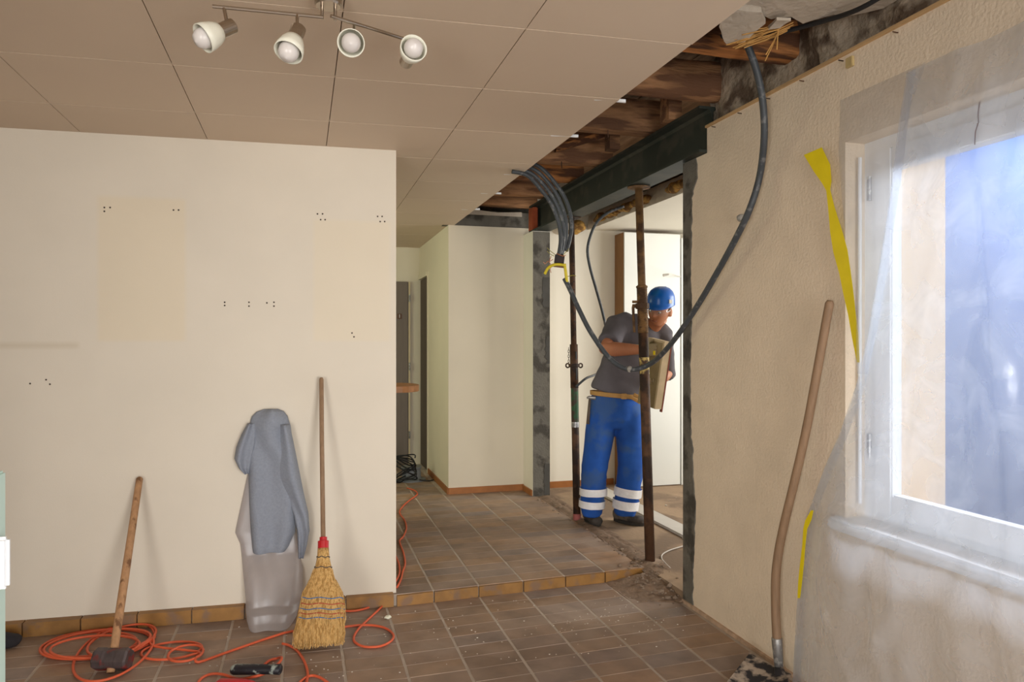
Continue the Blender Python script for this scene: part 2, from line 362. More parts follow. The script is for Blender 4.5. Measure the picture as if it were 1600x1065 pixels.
xs = [0.485, 0.69, 0.943, 1.206, 1.464, 1.716, 1.975]
for a, b in zip(xs, xs[1:]):
    a2, b2 = a + 0.004, b - 0.004
    obj('step_tile', prism(BM(), [(a2, yrow(a2), -0.002), (b2, yrow(b2), -0.002), (b2 - (0.05 if b > 1.9 else 0), yrow(b2) + 0.024, -0.002), (a2, yrow(a2) + 0.024, -0.002)], (0, 0.0, STEP - 0.002)), M_ochre, floor2)

# ---- partition on the left with tiled baseboard and old screw holes
bm = BM(); prism(bm, [(-3.2, ywall(-3.2), 0.0), (0.489, ywall(0.489), 0.0), (0.489, ywall(0.489) + 0.13, 0.0), (-3.2, ywall(-3.2) + 0.13, 0.0)], (0, 0, CEIL + 0.45))
wallL = struct('wall_left', bm, M_wallLg)
M_hole = pm('dark_screw_hole', (70, 58, 48), 0.2, 40, 0.9)
nL = Vector((0.05, 1, 0)).normalized()
for px, py in ((163, 324), (172, 324), (163, 330), (271, 328), (279, 328), (351, 472), (351, 477), (389, 472), (389, 478), (417, 473), (428, 472), (428, 478),
               (496, 334), (504, 334), (501, 343), (508, 343), (590, 338), (597, 338), (594, 346), (601, 346), (550, 520), (553, 526), (47, 599), (72, 593), (78, 600)):
    p = onpl(px, py, (0.49, 4.0, 0), nL)
    obj('screw_hole', lathe(BM(), [(0.0005, -0.0015), (0.0042, -0.0015), (0.005, 0.002)], p, nL, 8), M_hole, wallL)
base = BM(); box(base, -3.2, -3.19, 4.0, 4.01, 0, 0.06)
baseL = struct('baseboard_left', base, M_base)
xs = [-3.2 + k * 0.25 for k in range(0, 16)]
xs = [-1.29 + 0.252 * k for k in range(-7, 8)]
for a, b in zip(xs, xs[1:]):
    a2, b2 = a + 0.003, min(b - 0.003, 0.484)
    if b2 - a2 < 0.03: continue
    obj('tile', prism(BM(), [(a2, yrow(a2) + 0.0, 0), (b2, yrow(b2) + 0.0, 0), (b2, ywall(b2), 0), (a2, ywall(a2), 0)], (0, 0, 0.066)), M_ochre, baseL)

# ---- right wall with window opening, beam pocket and raw mortar edge
WZ0, WZ1, WY0, WY1 = 0.72, 2.18, 0.75, 2.36
bm = BM()
box(bm, XR, XR + 0.4, -1.8, WY0, 0, 2.52); box(bm, XR, XR + 0.4, WY1, 3.2, 0, 2.52)
box(bm, XR, XR + 0.4, WY0, WY1, 0, WZ0); box(bm, XR, XR + 0.4, WY0, WY1, WZ1, 2.52)
box(bm, XR, XR + 0.155, 3.2, 3.36, 0, 2.52); box(bm, XR, XR + 0.155, 3.36, 3.6, 0, 2.385)
wallR = struct('wall_right', bm, M_wallR)
bm = BM(); xsN = 90; zs = 40                                # rough old masonry above the plaster line
gv = [[bm.verts.new((XR + 0.035 + 0.035 * nz((y * 3, z * 3, 1), 1.6, 2) + 0.018 * nz((y, z, 0), 14, 1), y, z)) for z in [2.45 + 0.5 * k / 14 for k in range(15)]] for y in [-1.8 + 5.2 * k / 150 for k in range(151)]]
for a, b in zip(gv, gv[1:]):
    for k in range(14): bm.faces.new((a[k], a[k + 1], b[k + 1], b[k]))
obj('rough_masonry', bm, M_mortar2, wallR, smooth=True)
bm = box(BM(), XR + 0.1, XR + 0.4, -1.8, 3.4, 2.5, 2.98); obj('masonry_core', bm, M_mortar2, wallR)
def patch(name, edge, y_end, mat, parent, thick=0.004, seed=0):
    """irregular skim of mortar on the right wall between y_end and a ragged edge y(z)"""
    bm = BM(); a = []; n = len(edge)
    for z, y in edge: a.append((bm.verts.new((XR - thick, y, z)), bm.verts.new((XR - thick, y_end, z)), bm.verts.new((XR + 0.001, y - 0.004, z)), bm.verts.new((XR + 0.001, y_end, z))))
    for p, q in zip(a, a[1:]):
        bm.faces.new((p[0], q[0], q[1], p[1])); bm.faces.new((p[0], p[2], q[2], q[0]))
        bm.faces.new((p[1], q[1], q[3], p[3]))
    bmesh.ops.recalc_face_normals(bm, faces=bm.faces)
    return obj(name, bm, mat, parent)
edge = []
for k in range(130):
    z = 0.0 + 2.385 * k / 129
    w = 0.098 + 0.03 * nz((z * 2.2, 3, 0)) + 0.014 * nz((z * 22, 1, 0)) + (0.05 if z > 2.22 else 0) * min(1, (z - 2.22) / 0.05 if z > 2.22 else 0) + 0.035 * max(0, 1 - abs(z - 0.55) / 0.35)
    if z > 0.9 and z < 2.2: w -= 0.02
    edge.append((z, 3.602 - w))
patch('mortar_edge', edge, 3.602, M_mortar, wallR)
bm = BM(); prism(bm, [(XR - 0.012, 3.36, 2.512), (XR + 0.05, 3.36, 2.512), (XR + 0.05, -1.8, 2.512), (XR - 0.012, -1.8, 2.512)], (0, 0, 0.012)); obj('plaster_stop_bead', bm, pm('tan_wood_lath', (190, 156, 112), 0.15, 6, 0.8, stretch=(8, 1, 8)), wallR)
for y in (3.28, 3.05, 2.83, 2.6, 2.37, 2.1):
    obj('nail', tube(BM(), [(XR + 0.004, y, 2.495), (XR - 0.02, y + 0.004, 2.498)], 0.0022, 6), M_rust, wallR)
obj('crumbled_plaster_foot', jitter(prism(BM(), [(XR - 0.012, 3.6, -0.004), (XR + 0.01, 3.6, -0.004), (XR + 0.01, 1.0, -0.004), (XR - 0.012, 1.0, -0.004)], (0, 0, 0.02)), 0.004, 30), pm('crumbled_plaster', (182, 154, 130), 0.2, 30, 0.95, coord='World'), wallR)

# ---- window: frame, sash, panes, handle, sill
bm = BM()
FX0, FX1 = 2.09, 2.16
box(bm, FX0, FX1, WY0, WY0 + 0.07, WZ0, WZ1); box(bm, FX0, FX1, WY1 - 0.07, WY1, WZ0, WZ1); box(bm, FX0, FX1, WY0 + 0.07, WY1 - 0.07, WZ0, WZ0 + 0.06); box(bm, FX0, FX1, WY0 + 0.07, WY1 - 0.07, WZ1 - 0.05, WZ1)
win = struct('window_1', bm, M_frame)
bm = BM(); a, b, c, d = WY0 + 0.06, WY1 - 0.06, WZ0 + 0.05, WZ1 - 0.045; t = 0.085
box(bm, FX0 - 0.012, FX1 - 0.03, b - t, b, c, d); box(bm, FX0 - 0.012, FX1 - 0.03, a, a + t, c, d); box(bm, FX0 - 0.012, FX1 - 0.03, a + t, b - t, c, c + t); box(bm, FX0 - 0.012, FX1 - 0.03, a + t, b - t, d - t, d)
bmesh.ops.bevel(bm, geom=list(bm.edges), offset=0.006, segments=2, affect='EDGES')
sash = obj('sash', bm, M_frame, win)
obj('pane', box(BM(), FX1 - 0.05, FX1 - 0.044, a + t - 0.005, b - t + 0.005, c + t - 0.005, d - t + 0.005), M_glass, sash)
obj('hinge', lathe(BM(), [(0, 0), (0.009, 0), (0.009, 0.09), (0, 0.09)], (FX0 - 0.03, b + 0.003, 0.98), (0, 0, 1), 12), M_metal, win)
obj('hinge', lathe(BM(), [(0, 0), (0.009, 0), (0.009, 0.09), (0, 0.09)], (FX0 - 0.03, b + 0.003, 1.95), (0, 0, 1), 12), M_metal, win)
obj('guide_rod', tube(BM(), [(XR + 0.05, WY1 - 0.02, 0.8), (XR + 0.05, WY1 - 0.02, 2.12)], 0.007, 10), M_frame, win)
obj('window_sill', rbox(1.945, 2.12, WY0 - 0.06, WY1 + 0.04, 0.70, 0.745, 0.01), M_frame, win)
# outside: cream reveal, neighbouring house, ground
bm = BM(); box(bm, 2.18, 2.4, 2.285, 2.365, 0.7, 2.2); struct('wall_window_reveal', bm, M_cream)
struct('wall_outer_kitchen', box(BM(), 2.4, 9.0, 2.98, 3.08, -0.5, 3.4), M_blue)
struct('ground_outside', box(BM(), 2.42, 12, -12, 3.0, -0.5, -0.4), pm('outside_paving', (150, 150, 150), 0.1, 2, 0.9, coord='World'))

# ---- steel beam over the opening
BY0, BY1, BZ0, BZ1, BX0, BX1 = 3.36, 6.30, 2.388, 2.625, 1.955, 2.105
def ibeam():
    w, tf, tw = BX1 - BX0, 0.014, 0.012; cx = (BX0 + BX1) / 2; r = 0.014
    p = [(BX0, BZ0), (BX1, BZ0), (BX1, BZ0 + tf), (cx + tw / 2 + r, BZ0 + tf), (cx + tw / 2, BZ0 + tf + r), (cx + tw / 2, BZ1 - tf - r), (cx + tw / 2 + r, BZ1 - tf), (BX1, BZ1 - tf), (BX1, BZ1), (BX0, BZ1), (BX0, BZ1 - tf),
         (cx - tw / 2 - r, BZ1 - tf), (cx - tw / 2, BZ1 - tf - r), (cx - tw / 2, BZ0 + tf + r), (cx - tw / 2 - r, BZ0 + tf), (BX0, BZ0 + tf)]
    return prism(BM(), [(x, BY0, z) for x, z in p], (0, BY1 - BY0, 0))
beam = tag(obj('steel_beam', ibeam(), M_steel), 'dark green steel I-beam spanning the opened wall under the ceiling joists', 'beam'); beam['kind'] = 'thing'

# ---- far pier, far wall, hall walls, kitchen walls
pier = struct('wall_pier', box(BM(), 1.945, 2.10, 6.155, 6.44, 0.05, 2.385), M_white)
bm = BM(); n = 60; a = []
for k in range(n + 1):
    z = 0.055 + 2.325 * k / n
    a.append((bm.verts.new((1.947 + 0.006 * nz((z * 9, 0, 2)), 6.149, z)), bm.verts.new((2.101, 6.149, z)), bm.verts.new((1.947, 6.156, z)), bm.verts.new((2.101, 6.156, z))))
for p, q in zip(a, a[1:]):
    bm.faces.new((p[0], p[1], q[1], q[0])); bm.faces.new((p[2], p[0], q[0], q[2])); bm.faces.new((p[1], p[3], q[3], q[1]))
obj('mortar_face', bm, M_mortar, pier)
for (x0, x1, z0, z1, sd) in ((2.03, 2.1, 1.72, 1.98, 1), (2.045, 2.1, 0.07, 0.34, 2), (2.06, 2.1, 1.22, 1.46, 3)):
    pts = []
    for k in range(18):
        t = k / 17; z = z0 + (z1 - z0) * t; pts.append((x0 + 0.02 * nz((z * 30, sd, 0)) + 0.015 * abs(t - 0.5), 6.1488, z))
    pts += [(x1, 6.1488, z1), (x1, 6.1488, z0)]
    obj('fresh_mortar_patch', prism(BM(), pts, (0, -0.0035, 0)), pm('dark_fresh_mortar', (78, 76, 72), 0.1, 12, 0.95, coord='World'), pier)
obj('brick', rbox(1.95, 2.0, 6.18, 6.3, 2.395, 2.60, 0.006), pm('red_brick', (150, 72, 40), 0.15, 20, 0.9), pier)
wallF = struct('wall_far', box(BM(), 1.25, 2.10, 6.44, 6.56, 0.05, CEIL), M_wallF)
obj('concrete_lintel', jitter(box(BM(), 1.2, 2.1, 6.45, 6.6, CEIL + 0.0, CEIL + 0.14), 0.004, 12), M_mortar, wallF)
obj('plaster_crust', jitter(prism(BM(), [(1.3, 6.44, CEIL + 0.105), (1.93, 6.44, CEIL + 0.105), (1.93, 6.44, CEIL + 0.145), (1.7, 6.44, CEIL + 0.13), (1.5, 6.44, CEIL + 0.15), (1.3, 6.44, CEIL + 0.13)], (0, 0.03, 0)), 0.01, 20), M_plaster, wallF)
bm = BM(); box(bm, 1.25, 1.37, 6.56, 7.56, 0.05, CEIL + 0.2); box(bm, 1.25, 1.37, 7.56, 8.25, 2.10, CEIL + 0.2); box(bm, 1.25, 1.37, 8.25, 8.4, 0.05, CEIL + 0.2)
wallH = struct('wall_hall_side', bm, M_wallF)
struct('wall_hall_end', box(BM(), -3.2, 1.4, 8.12, 8.3, 0.05, CEIL + 0.2), M_wallF)
bs = BM(); box(bs, 1.25, 1.945, 6.428, 6.44, STEP, STEP + 0.055); baseF = struct('baseboard_far', bs, M_base)
obj('baseboard_return', box(BM(), 1.238, 1.25, 6.44, 7.5, STEP, STEP + 0.055), M_base, baseF)
obj('baseboard_return', box(BM(), 1.933, 1.945, 6.165, 6.428, STEP, STEP + 0.05), M_base, baseF)
# doors of the hall
bm = rbox(0.3, 1.12, 8.085, 8.12, STEP, 2.07, 0.004); d1 = struct('door_1', bm, M_door)
obj('sign_plate', rbox(1.0, 1.05, 8.078, 8.086, 1.66, 1.72, 0.003), pm('brown_sign', (92, 60, 34), 0.05, 10, 0.5), d1)
ft = bpy.data.curves.new('sign_digit', 'FONT'); ft.body = '1'; ft.size = 0.055; ft.extrude = 0.001; ft.align_x = 'CENTER'; ft.align_y = 'CENTER'; ft.materials.append(M_frame)
fo = bpy.data.objects.new('sign_digit', ft); COL.objects.link(fo); fo.location = (1.025, 8.076, 1.69); fo.rotation_euler = (math.pi / 2, 0, 0); fo.parent = d1
obj('edge_strip', rbox(1.125, 1.145, 8.09, 8.12, STEP, 2.07, 0.003), pm('cream_door_edge', (206, 188, 150), 0.03, 6, 0.5), d1)
for z in (0.35, 1.1, 1.85): obj('hinge', tube(BM(), [(1.135, 8.083, z), (1.135, 8.083, z + 0.08)], 0.009, 8), M_metal, d1)
d2 = struct('door_2', rbox(1.262, 1.295, 7.58, 8.23, STEP, 2.09, 0.004), M_doorD)
bm = BM(); box(bm, 1.243, 1.385, 7.53, 7.575, STEP, 2.14); box(bm, 1.235, 1.385, 8.235, 8.28, STEP, 2.14); box(bm, 1.235, 1.385, 7.575, 8.235, 2.095, 2.14)
obj('door_frame', bm, M_wallF, d2)
# kitchen beyond the opening
struct('floor_kitchen', box(box(box(BM(), 2.002, 4.7, 3.6, 4.0, -0.1, 0.052), 1.972, 4.7, 4.0, 6.6, -0.1, 0.052), 2.155, 4.7, 3.2, 3.6, -0.1, 0.052), M_dirt)
struct('wall_kitchen_back', box(BM(), 2.10, 4.7, 6.50, 6.62, 0.05, 2.9), M_white)
bm = BM(); box(bm, 4.6, 4.72, 3.2, 3.6, 0, 2.9); box(bm, 4.6, 4.72, 5.6, 6.6, 0, 2.9); box(bm, 4.6, 4.72, 3.6, 5.6, 0, 0.9); box(bm, 4.6, 4.72, 3.6, 5.6, 2.35, 2.9)
struct('wall_kitchen_right', bm, M_white)
struct('wall_kitchen_near', box(BM(), 2.155, 4.72, 3.08, 3.2, 0, 2.9), M_white)
kb = BM(); box(kb, 2.10, 2.86, 6.488, 6.50, 0.052, 0.11); struct('baseboard_kitchen', kb, M_base)
kc = struct('ceiling_kitchen', box(BM(), 2.60, 4.7, 3.2, 6.55, 2.47, 2.5), M_white)
bm = BM(); n = 60; a = []
for k in range(n + 1):
    y = 3.3 + 3.18 * k / n
    a.append([bm.verts.new((2.60 + dx + 0.012 * nz((y * 5, z, 0), 2), y, z + 0.01 * nz((y * 4, z, 1), 2))) for dx, z in ((0.0, 2.472), (-0.012, 2.5), (-0.005, 2.54), (0.0, 2.6), (0.05, 2.62))])
for p, q in zip(a, a[1:]):
    for i in range(4): bm.faces.new((p[i], p[i + 1], q[i + 1], q[i]))
obj('broken_ceiling_edge', bm, M_plaster, kc, smooth=True)
for k in range(9):
    y = 3.9 + 0.28 * k
    if k == 4: continue
    obj('mineral_wool', jitter(blob(BM(), (2.575, y, 2.525), 0.04, 0.15, 0.035, sub=3), 0.02, 18, k), M_ins, kc, smooth=True)
obj('plaster_lump', jitter(blob(BM(), (2.28, 6.36, 2.46), 0.09, 0.08, 0.06, sub=3), 0.03, 9, 4), M_plaster, kc, smooth=True)
obj('mineral_wool', jitter(blob(BM(), (2.42, 6.38, 2.47), 0.1, 0.08, 0.06, sub=3), 0.03, 14, 9), M_ins, kc, smooth=True)
trim = struct('trim_1', rbox(2.54, 2.70, 3.3, 6.35, 0.05, 0.072, 0.006), M_strip, label='pale strip laid along the kitchen floor')

# ---- ceiling of panels, cut off along the demolished strip
ceil = struct('ceiling', box(BM(), -3.3, 1.27, -1.9, 8.4, CEIL + 0.018, CEIL + 0.03), M_ceilback)
M_joint_glint = pm('joint_edge_highlight', (236, 222, 202), 0.03, 5, 0.6)  # painted highlight for the cross joints, where panel chamfers catch the light
for j in range(-6, 10):
    ya = 2.324 + 0.6 * j - 0.055 * (-3.3 - 0.714); yb_ = 2.324 + 0.6 * j - 0.055 * (1.29 - 0.714)
    obj('joint_glint', prism(BM(), [(-3.3, ya - 0.012, CEIL + 0.003), (1.29, yb_ - 0.012, CEIL + 0.003), (1.29, yb_ + 0.012, CEIL + 0.003), (-3.3, ya + 0.012, CEIL + 0.003)], (0, 0, 0.008)), M_joint_glint, ceil)
ci = 0
for i in range(-4, 4):
    x0 = -1.053 + 0.588 * i; x1 = x0 + 0.588
    if i == 3: x1 = 1.302
    for j in range(-7, 11):
        def yy(x, jj): return 2.324 + 0.6 * jj - 0.055 * (x - 0.714)
        g = 0.0018; gy = 0.0028
        if yy(x0, j) > 8.2: continue
        x1e = x1
        q = [(x0 + g, yy(x0, j) + gy, CEIL), (x1e - g, yy(x1, j) + gy, CEIL), (x1e - g, yy(x1, j + 1) - gy, CEIL), (x0 + g, yy(x0, j + 1) - gy, CEIL)]
        if i == 3: q[1] = (x1e + 0.006 * nz((j, 1, 0), 3.3), q[1][1], CEIL); q[2] = (x1e + 0.006 * nz((j, 2, 0), 3.1), q[2][1], CEIL)
        o = obj('ceiling_panel', prism(BM(), q, (0, 0, 0.014)), M_ceil, ceil)
# torn white tongues at the cut edge
for y in (2.93, 3.50, 4.39, 5.0, 5.65):
    obj('torn_edge', jitter(prism(BM(), [(1.2, y - 0.004, CEIL - 0.001), (1.345, y - 0.008, CEIL + 0.002), (1.35, y + 0.006, CEIL + 0.002), (1.2, y + 0.004, CEIL - 0.001)], (0, 0, 0.012)), 0.003, 40), M_frame, ceil)

# ---- timber above: boards and joists
up = struct('ceiling_upper', box(BM(), -3.3, 4.8, -1.9, 8.5, 2.93, 3.0), M_plank)
for k in range(9):
    x0 = 0.75 + 0.17 * k
    obj('plank', box(BM(), x0 + 0.003, x0 + 0.167, 0.8, 6.5, 2.872 + 0.006 * nz((k, 3, 0), 2.1), 2.93), M_plank, up)
JY = (2.12, 2.73, 3.31, 3.96, 4.75, 5.30, 5.95, 6.46)
for k, y in enumerate(JY):
    h = (0.17, 0.17, 0.2, 0.2, 0.22, 0.2, 0.2, 0.2)[k]; w = (0.12, 0.13, 0.16, 0.14, 0.12, 0.13, 0.14, 0.12)[k]
    x_end = 2.07 if k > 1 else 2.05
    n = 16; bm = BM(); rings = []
    for s in range(n + 1):
        x = 0.6 + (x_end - 0.6) * s / n; ring = []
        for t in range(14):
            a = 2 * math.pi * t / 14
            e = 0.35 if k != 2 else 0.8          # squared log, the third one rounder
            cy, cz = math.cos(a), math.sin(a)
            yy_ = math.copysign(abs(cy) ** e, cy) * w / 2; zz_ = math.copysign(abs(cz) ** e, cz) * h / 2
            wob = 1 + 0.06 * nz((x * 3, t, k), 1.3)
            ring.append(bm.verts.new((x, y + 0.02 + yy_ * wob + 0.012 * nz((x, k, 0), 2.5), BZ1 + 0.012 + h / 2 + zz_ * wob + 0.006 * nz((x, k, 5), 3))))
        rings.append(ring)
    for a, b in zip(rings, rings[1:]):
        for t in range(14): bm.faces.new((a[t], a[(t + 1) % 14], b[(t + 1) % 14], b[t]))
    bm.faces.new(rings[0][::-1]); bm.faces.new(rings[-1])
    j = obj('joist', bm, M_joist2 if k in (1, 5) else M_joist, up, smooth=(k == 2))
    if k in (3, 4):
        obj('nail', tube(BM(), [(1.7, y - 0.02, BZ1 + 0.02), (1.702, y - 0.02, BZ1 - 0.03)], 0.003, 6), M_rust, j)
obj('lath', prism(BM(), [(1.6, 4.55, 2.66), (1.95, 4.40, 2.76), (1.95, 4.40, 2.80), (1.6, 4.55, 2.70)], (0.0, 0.04, 0)), M_joist2, up)
obj('strut', box(BM(), 1.92, 2.0, 3.62, 3.72, 2.63, 2.87), M_joist, up)
obj('strut', box(BM(), 1.86, 1.93, 4.28, 4.36, 2.63, 2.87), M_joist, up)
# broken plaster and reeds hanging at the near end
def shard(pts, z, t, seed, parent, tilt=(0, 0)):
    bm = prism(BM(), [(x, y, z + (x - 1.6) * tilt[0] + (y - 2.4) * tilt[1]) for x, y in pts], (0, 0, t)); bmesh.ops.subdivide_edges(bm, edges=list(bm.edges), cuts=3, use_grid_fill=True); jitter(bm, 0.012, 9, seed)
    return obj('plaster_shard', bm, M_plaster, parent)
shard([(1.32, 1.5), (2.03, 1.5), (2.03, 2.20), (1.95, 2.30), (1.90, 2.30), (1.84, 2.40), (1.76, 2.36), (1.70, 2.40), (1.62, 2.36), (1.55, 2.40), (1.45, 2.36), (1.32, 2.42)], 2.63, 0.02, 1, up)
shard([(1.46, 2.33), (1.60, 2.32), (1.66, 2.38), (1.65, 2.50), (1.60, 2.54), (1.50, 2.44)], 2.60, 0.018, 2, up, tilt=(0.0, -0.15))
shard([(1.68, 2.34), (1.74, 2.33), (1.74, 2.40), (1.70, 2.42)], 2.6, 0.016, 5, up)
for k in range(22):
    a = Vector((1.78 + random.uniform(-0.04, 0.05), 2.44 + random.uniform(-0.05, 0.03), 2.63)); q = random.choice((0, 0, 0, 0, 0, 1))
    b = a + (Vector((-0.14 + random.uniform(-0.04, 0.03), 0.05 + random.uniform(-0.02, 0.05), -0.05 + random.uniform(-0.03, 0.02))) if q == 0 else Vector((random.uniform(-0.05, 0.03), 0.03 + random.uniform(-0.02, 0.03), -0.13 + random.uniform(-0.02, 0.05))))
    obj('reed', tube(BM(), [a, (a + b) / 2 + Vector((0, 0, -0.006)), b], 0.0026, 5), M_straw, up)

# ---- rest of the house shell (behind the camera)
struct('wall_west', box(BM(), -3.4, -3.2, -2, 8.5, -0.1, 3.0), M_wallL)
bm = BM(); box(bm, -3.4, -2.5, -2, -1.8, -0.1, 3.0); box(bm, -1.2, -0.55, -2, -1.8, -0.1, 3.0); box(bm, -2.5, -1.2, -2, -1.8, 2.3, 3.0); box(bm, 2.0, 2.4, -2, -1.8, -0.1, 3.0); box(bm, -0.55, 2.0, -2, -1.8, 2.3, 3.0)
struct('wall_back', bm, M_wallL)
bm = BM()
for x in (-0.55, 0.69, 1.93): box(bm, x, x + 0.07, -1.93, -1.87, -0.1, 2.3)
struct('window_2', bm, M_frame)
struct('wall_outer_east', box(BM(), 4.72, 4.9, 3.0, 3.05, 0, 3), M_white)
struct('wall_outer_north', box(BM(), -3.4, 4.8, 8.4, 8.55, -0.1, 3.0), M_white)
struct('wall_behind_kitchen', box(BM(), 2.1, 4.8, 6.62, 8.5, -0.1, 3.0), M_white)

# ================================================================== THINGS
# ---- ceiling spot lamp: mount, two rails, four heads
lamp = thing('ceiling_lamp', 'brushed nickel ceiling lamp with two rails and four white glass spots', 'lamp', (0.075, 2.255, CEIL))
mt = Vector((0.075, 2.255, CEIL))
obj('ceiling_mount', lathe(BM(), [(0, 0), (0.04, 0), (0.04, -0.03), (0.036, -0.036), (0, -0.036)], mt, (0, 0, 1), 28), M_chrome, lamp, smooth=False)
for dx in (-0.018, 0.02): obj('rail_post', tube(BM(), [mt + Vector((dx, 0, -0.03)), mt + Vector((dx, 0, -0.075))], 0.005, 10), M_chrome, lamp)
R1 = (P(332, 10, 2.088), P(505, 27, 2.19)); R2 = (P(517, 25, 2.16), P(650, 68, 2.36))
R1 = (atZ(332, 10, 2.372), atZ(505, 27, 2.372)); R2 = (atZ(517, 25, 2.372), atZ(655, 68, 2.372))
for a, b in (R1, R2): obj('rail', tube(BM(), [a, b], 0.0055, 12), M_chrome, lamp)
def spot(at_px, body_px, face_px, dep_face=0.0, hide=False):
    """head: stem from rail, metal holder, bell shade, bulb. axis runs from holder end to shade mouth"""
    a = at_px; hb = body_px; ax = (face_px - body_px); ln = ax.length; ax.normalize()
    stem_to = hb + ax * 0.02
    h = obj('spot_head', lathe(BM(), [(0, 0), (0.019, 0), (0.021, 0.002), (0.021, 0.045), (0.019, 0.047), (0, 0.047)], hb, ax, 22), M_chrome, lamp)
    obj('stem', tube(BM(), [a, (a + stem_to) / 2, stem_to], 0.005, 10), M_chrome, h)
    obj('glass_shade', lathe(BM(), [(0.02, 0.045), (0.027, 0.05), (0.034, 0.066), (0.039, 0.085), (0.041, 0.104), (0.0385, 0.104), (0.036, 0.085), (0.031, 0.067), (0.02, 0.053)], hb, ax, 28), M_opal, h, smooth=True)
    bm = BM(); lathe(bm, [(0.012, 0.05), (0.014, 0.06), (0.024, 0.078), (0.029, 0.095), (0.027, 0.112), (0.018, 0.124), (0.0, 0.129)], hb, ax, 24); obj('bulb', bm, M_bulb, h, smooth=True)
def on_rail(R, t): return R[0].lerp(R[1], t)
a = on_rail(R1, 0.1); spot(a, P(365, 40, 2.10) , P(312, 62, 2.04))
a = on_rail(R1, 0.76); spot(a, P(467, 44, 2.12), P(447, 90, 2.06))
a = on_rail(R2, 0.25); spot(a, P(553, 62, 2.30), P(544, 72, 2.13))
a = on_rail(R2, 0.97); spot(a, P(634, 98, 2.32), P(650, 68, 2.20))

# ---- plastic sheeting over the window, clear flap, yellow tapes
edge_px = [(1418, 118), (1405, 200), (1392, 310), (1375, 420), (1358, 520), (1340, 600), (1312, 680), (1290, 730), (1264, 800), (1256, 850), (1246, 950), (1240, 1062)]
ek = [atX(x, y, 1.965) for x, y in edge_px]
def y_left(z):
    for a, b in zip(ek, ek[1:]):
        if a.z >= z >= b.z: t = (a.z - z) / (a.z - b.z); return a.y + (b.y - a.y) * t
    return ek[0].y if z > ek[0].z else ek[-1].y
ZT, ZB = 2.325, 0.004
def sheet_x(y, z, s):
    """distance of the film from the wall: tight at the taped top and over the sill, slack folds between"""
    t = (ZT - z) / (ZT - ZB)
    x = 1.985 - 0.05 * min(1, t * 5) - (0.025 if z < 0.8 else 0.0) * 1
    if z > 0.75: x -= 0.03 * math.exp(-((z - 0.75) / 0.25) ** 2)
    else: x -= 0.055 * math.exp(-((z - 0.75) / 0.3) ** 2) + 0.05 * (0.75 - z) / 0.75
    fold = 0.010 * math.sin(26 * y + 2.5 * z + 3 * nz((y, z, 0), 1.1)) * min(1, t * 4) + (0.022 if z > 0.75 else 0.034) * nz((y * 2.2 + z * 0.8, z * 0.7, 2), 2.0) + 0.012 * nz((y * 7 + z * 2, z * 2.5, 3), 1.7) + 0.012 * (1 - abs(nz((y * 1.6 - z * 1.1, z * 1.3 + y, 7), 2.3)) * 2.2) * (1.0 if z < 0.75 else 0.5)
    # sharp creases fanning down from the sill corner
    for (yc, zc, k, am) in ((2.5, 0.66, 0.9, 0.016), (1.9, 0.62, -0.55, 0.02), (1.55, 0.5, 0.4, 0.016), (2.12, 2.28, 0.06, 0.02), (1.72, 2.3, 0.10, 0.025)):
        if z < zc:
            dd = (y - (yc - k * (zc - z))); fold += am * max(0, 1 - abs(dd) / 0.05) * min(1, (zc - z) * 6)
    fr = min(1, s * 9)
    f2 = min(1, s * 6); f2 = f2 * f2 * (3 - 2 * f2)
    return 1.966 * (1 - f2) + (x - 0.004 - (fold + 0.012) * fr) * f2
NU, NV = 110, 130
bm = BM(); G = []
for i in range(NV + 1):
    z = ZT + (ZB - ZT) * i / NV; yl = y_left(z); row = []
    for k in range(NU + 1):
        s = k / NU; y = yl + (0.55 - yl) * s
        zz = z + (0.0 if i else 0.012 * nz((y * 3, 0, 0), 2))
        row.append(bm.verts.new((min(sheet_x(y, z, s), 1.992), y, zz)))
    G.append(row)
for a, b in zip(G, G[1:]):
    for k in range(NU): bm.faces.new((a[k], a[k + 1], b[k + 1], b[k]))
for i in range(NV):                                          # hem: the edge folded back on itself
    for k in range(3):
        q = [G[i][k].co, G[i][k + 1].co, G[i + 1][k + 1].co, G[i + 1][k].co]; bm.faces.new([bm.verts.new(Vector(c) - Vector((0.006, 0, 0))) for c in q])
tag(obj('plastic_sheet', bm, M_film, smooth=True), 'wide clear plastic dust sheet taped over the window and hanging to the floor', 'plastic sheet')
bm = BM(); G = []
for i in range(61):
    z = 2.345 - (2.345 - 1.30) * i / 60
    pz = [(2.345, 2.375), (2.15, 2.385), (1.6, 2.325), (1.30, 2.28)]
    for (a0, b0), (a1, b1) in zip(pz, pz[1:]):
        if a0 >= z >= a1: yl = b0 + (b1 - b0) * (a0 - z) / (a0 - a1)
    yr = y_left(z) - 0.05; row = []
    for k in range(25):
        s = k / 24; y = yl + (yr - yl) * s; row.append(bm.verts.new((1.991 - 0.014 * math.sin(math.pi * min(1, s * 1.3)) * min(1, i / 6) - 0.012 * abs(nz((y * 4, z * 1.3, 5), 2)) - 0.035 * s * min(1, i / 8), y, z)))
    G.append(row)
for a, b in zip(G, G[1:]):
    for k in range(24): bm.faces.new((a[k], a[k + 1], b[k + 1], b[k]))
tag(obj('plastic_sheet', bm, M_flap, smooth=True), 'narrow thin clear film strip behind the yellow tape beside the window', 'plastic sheet')
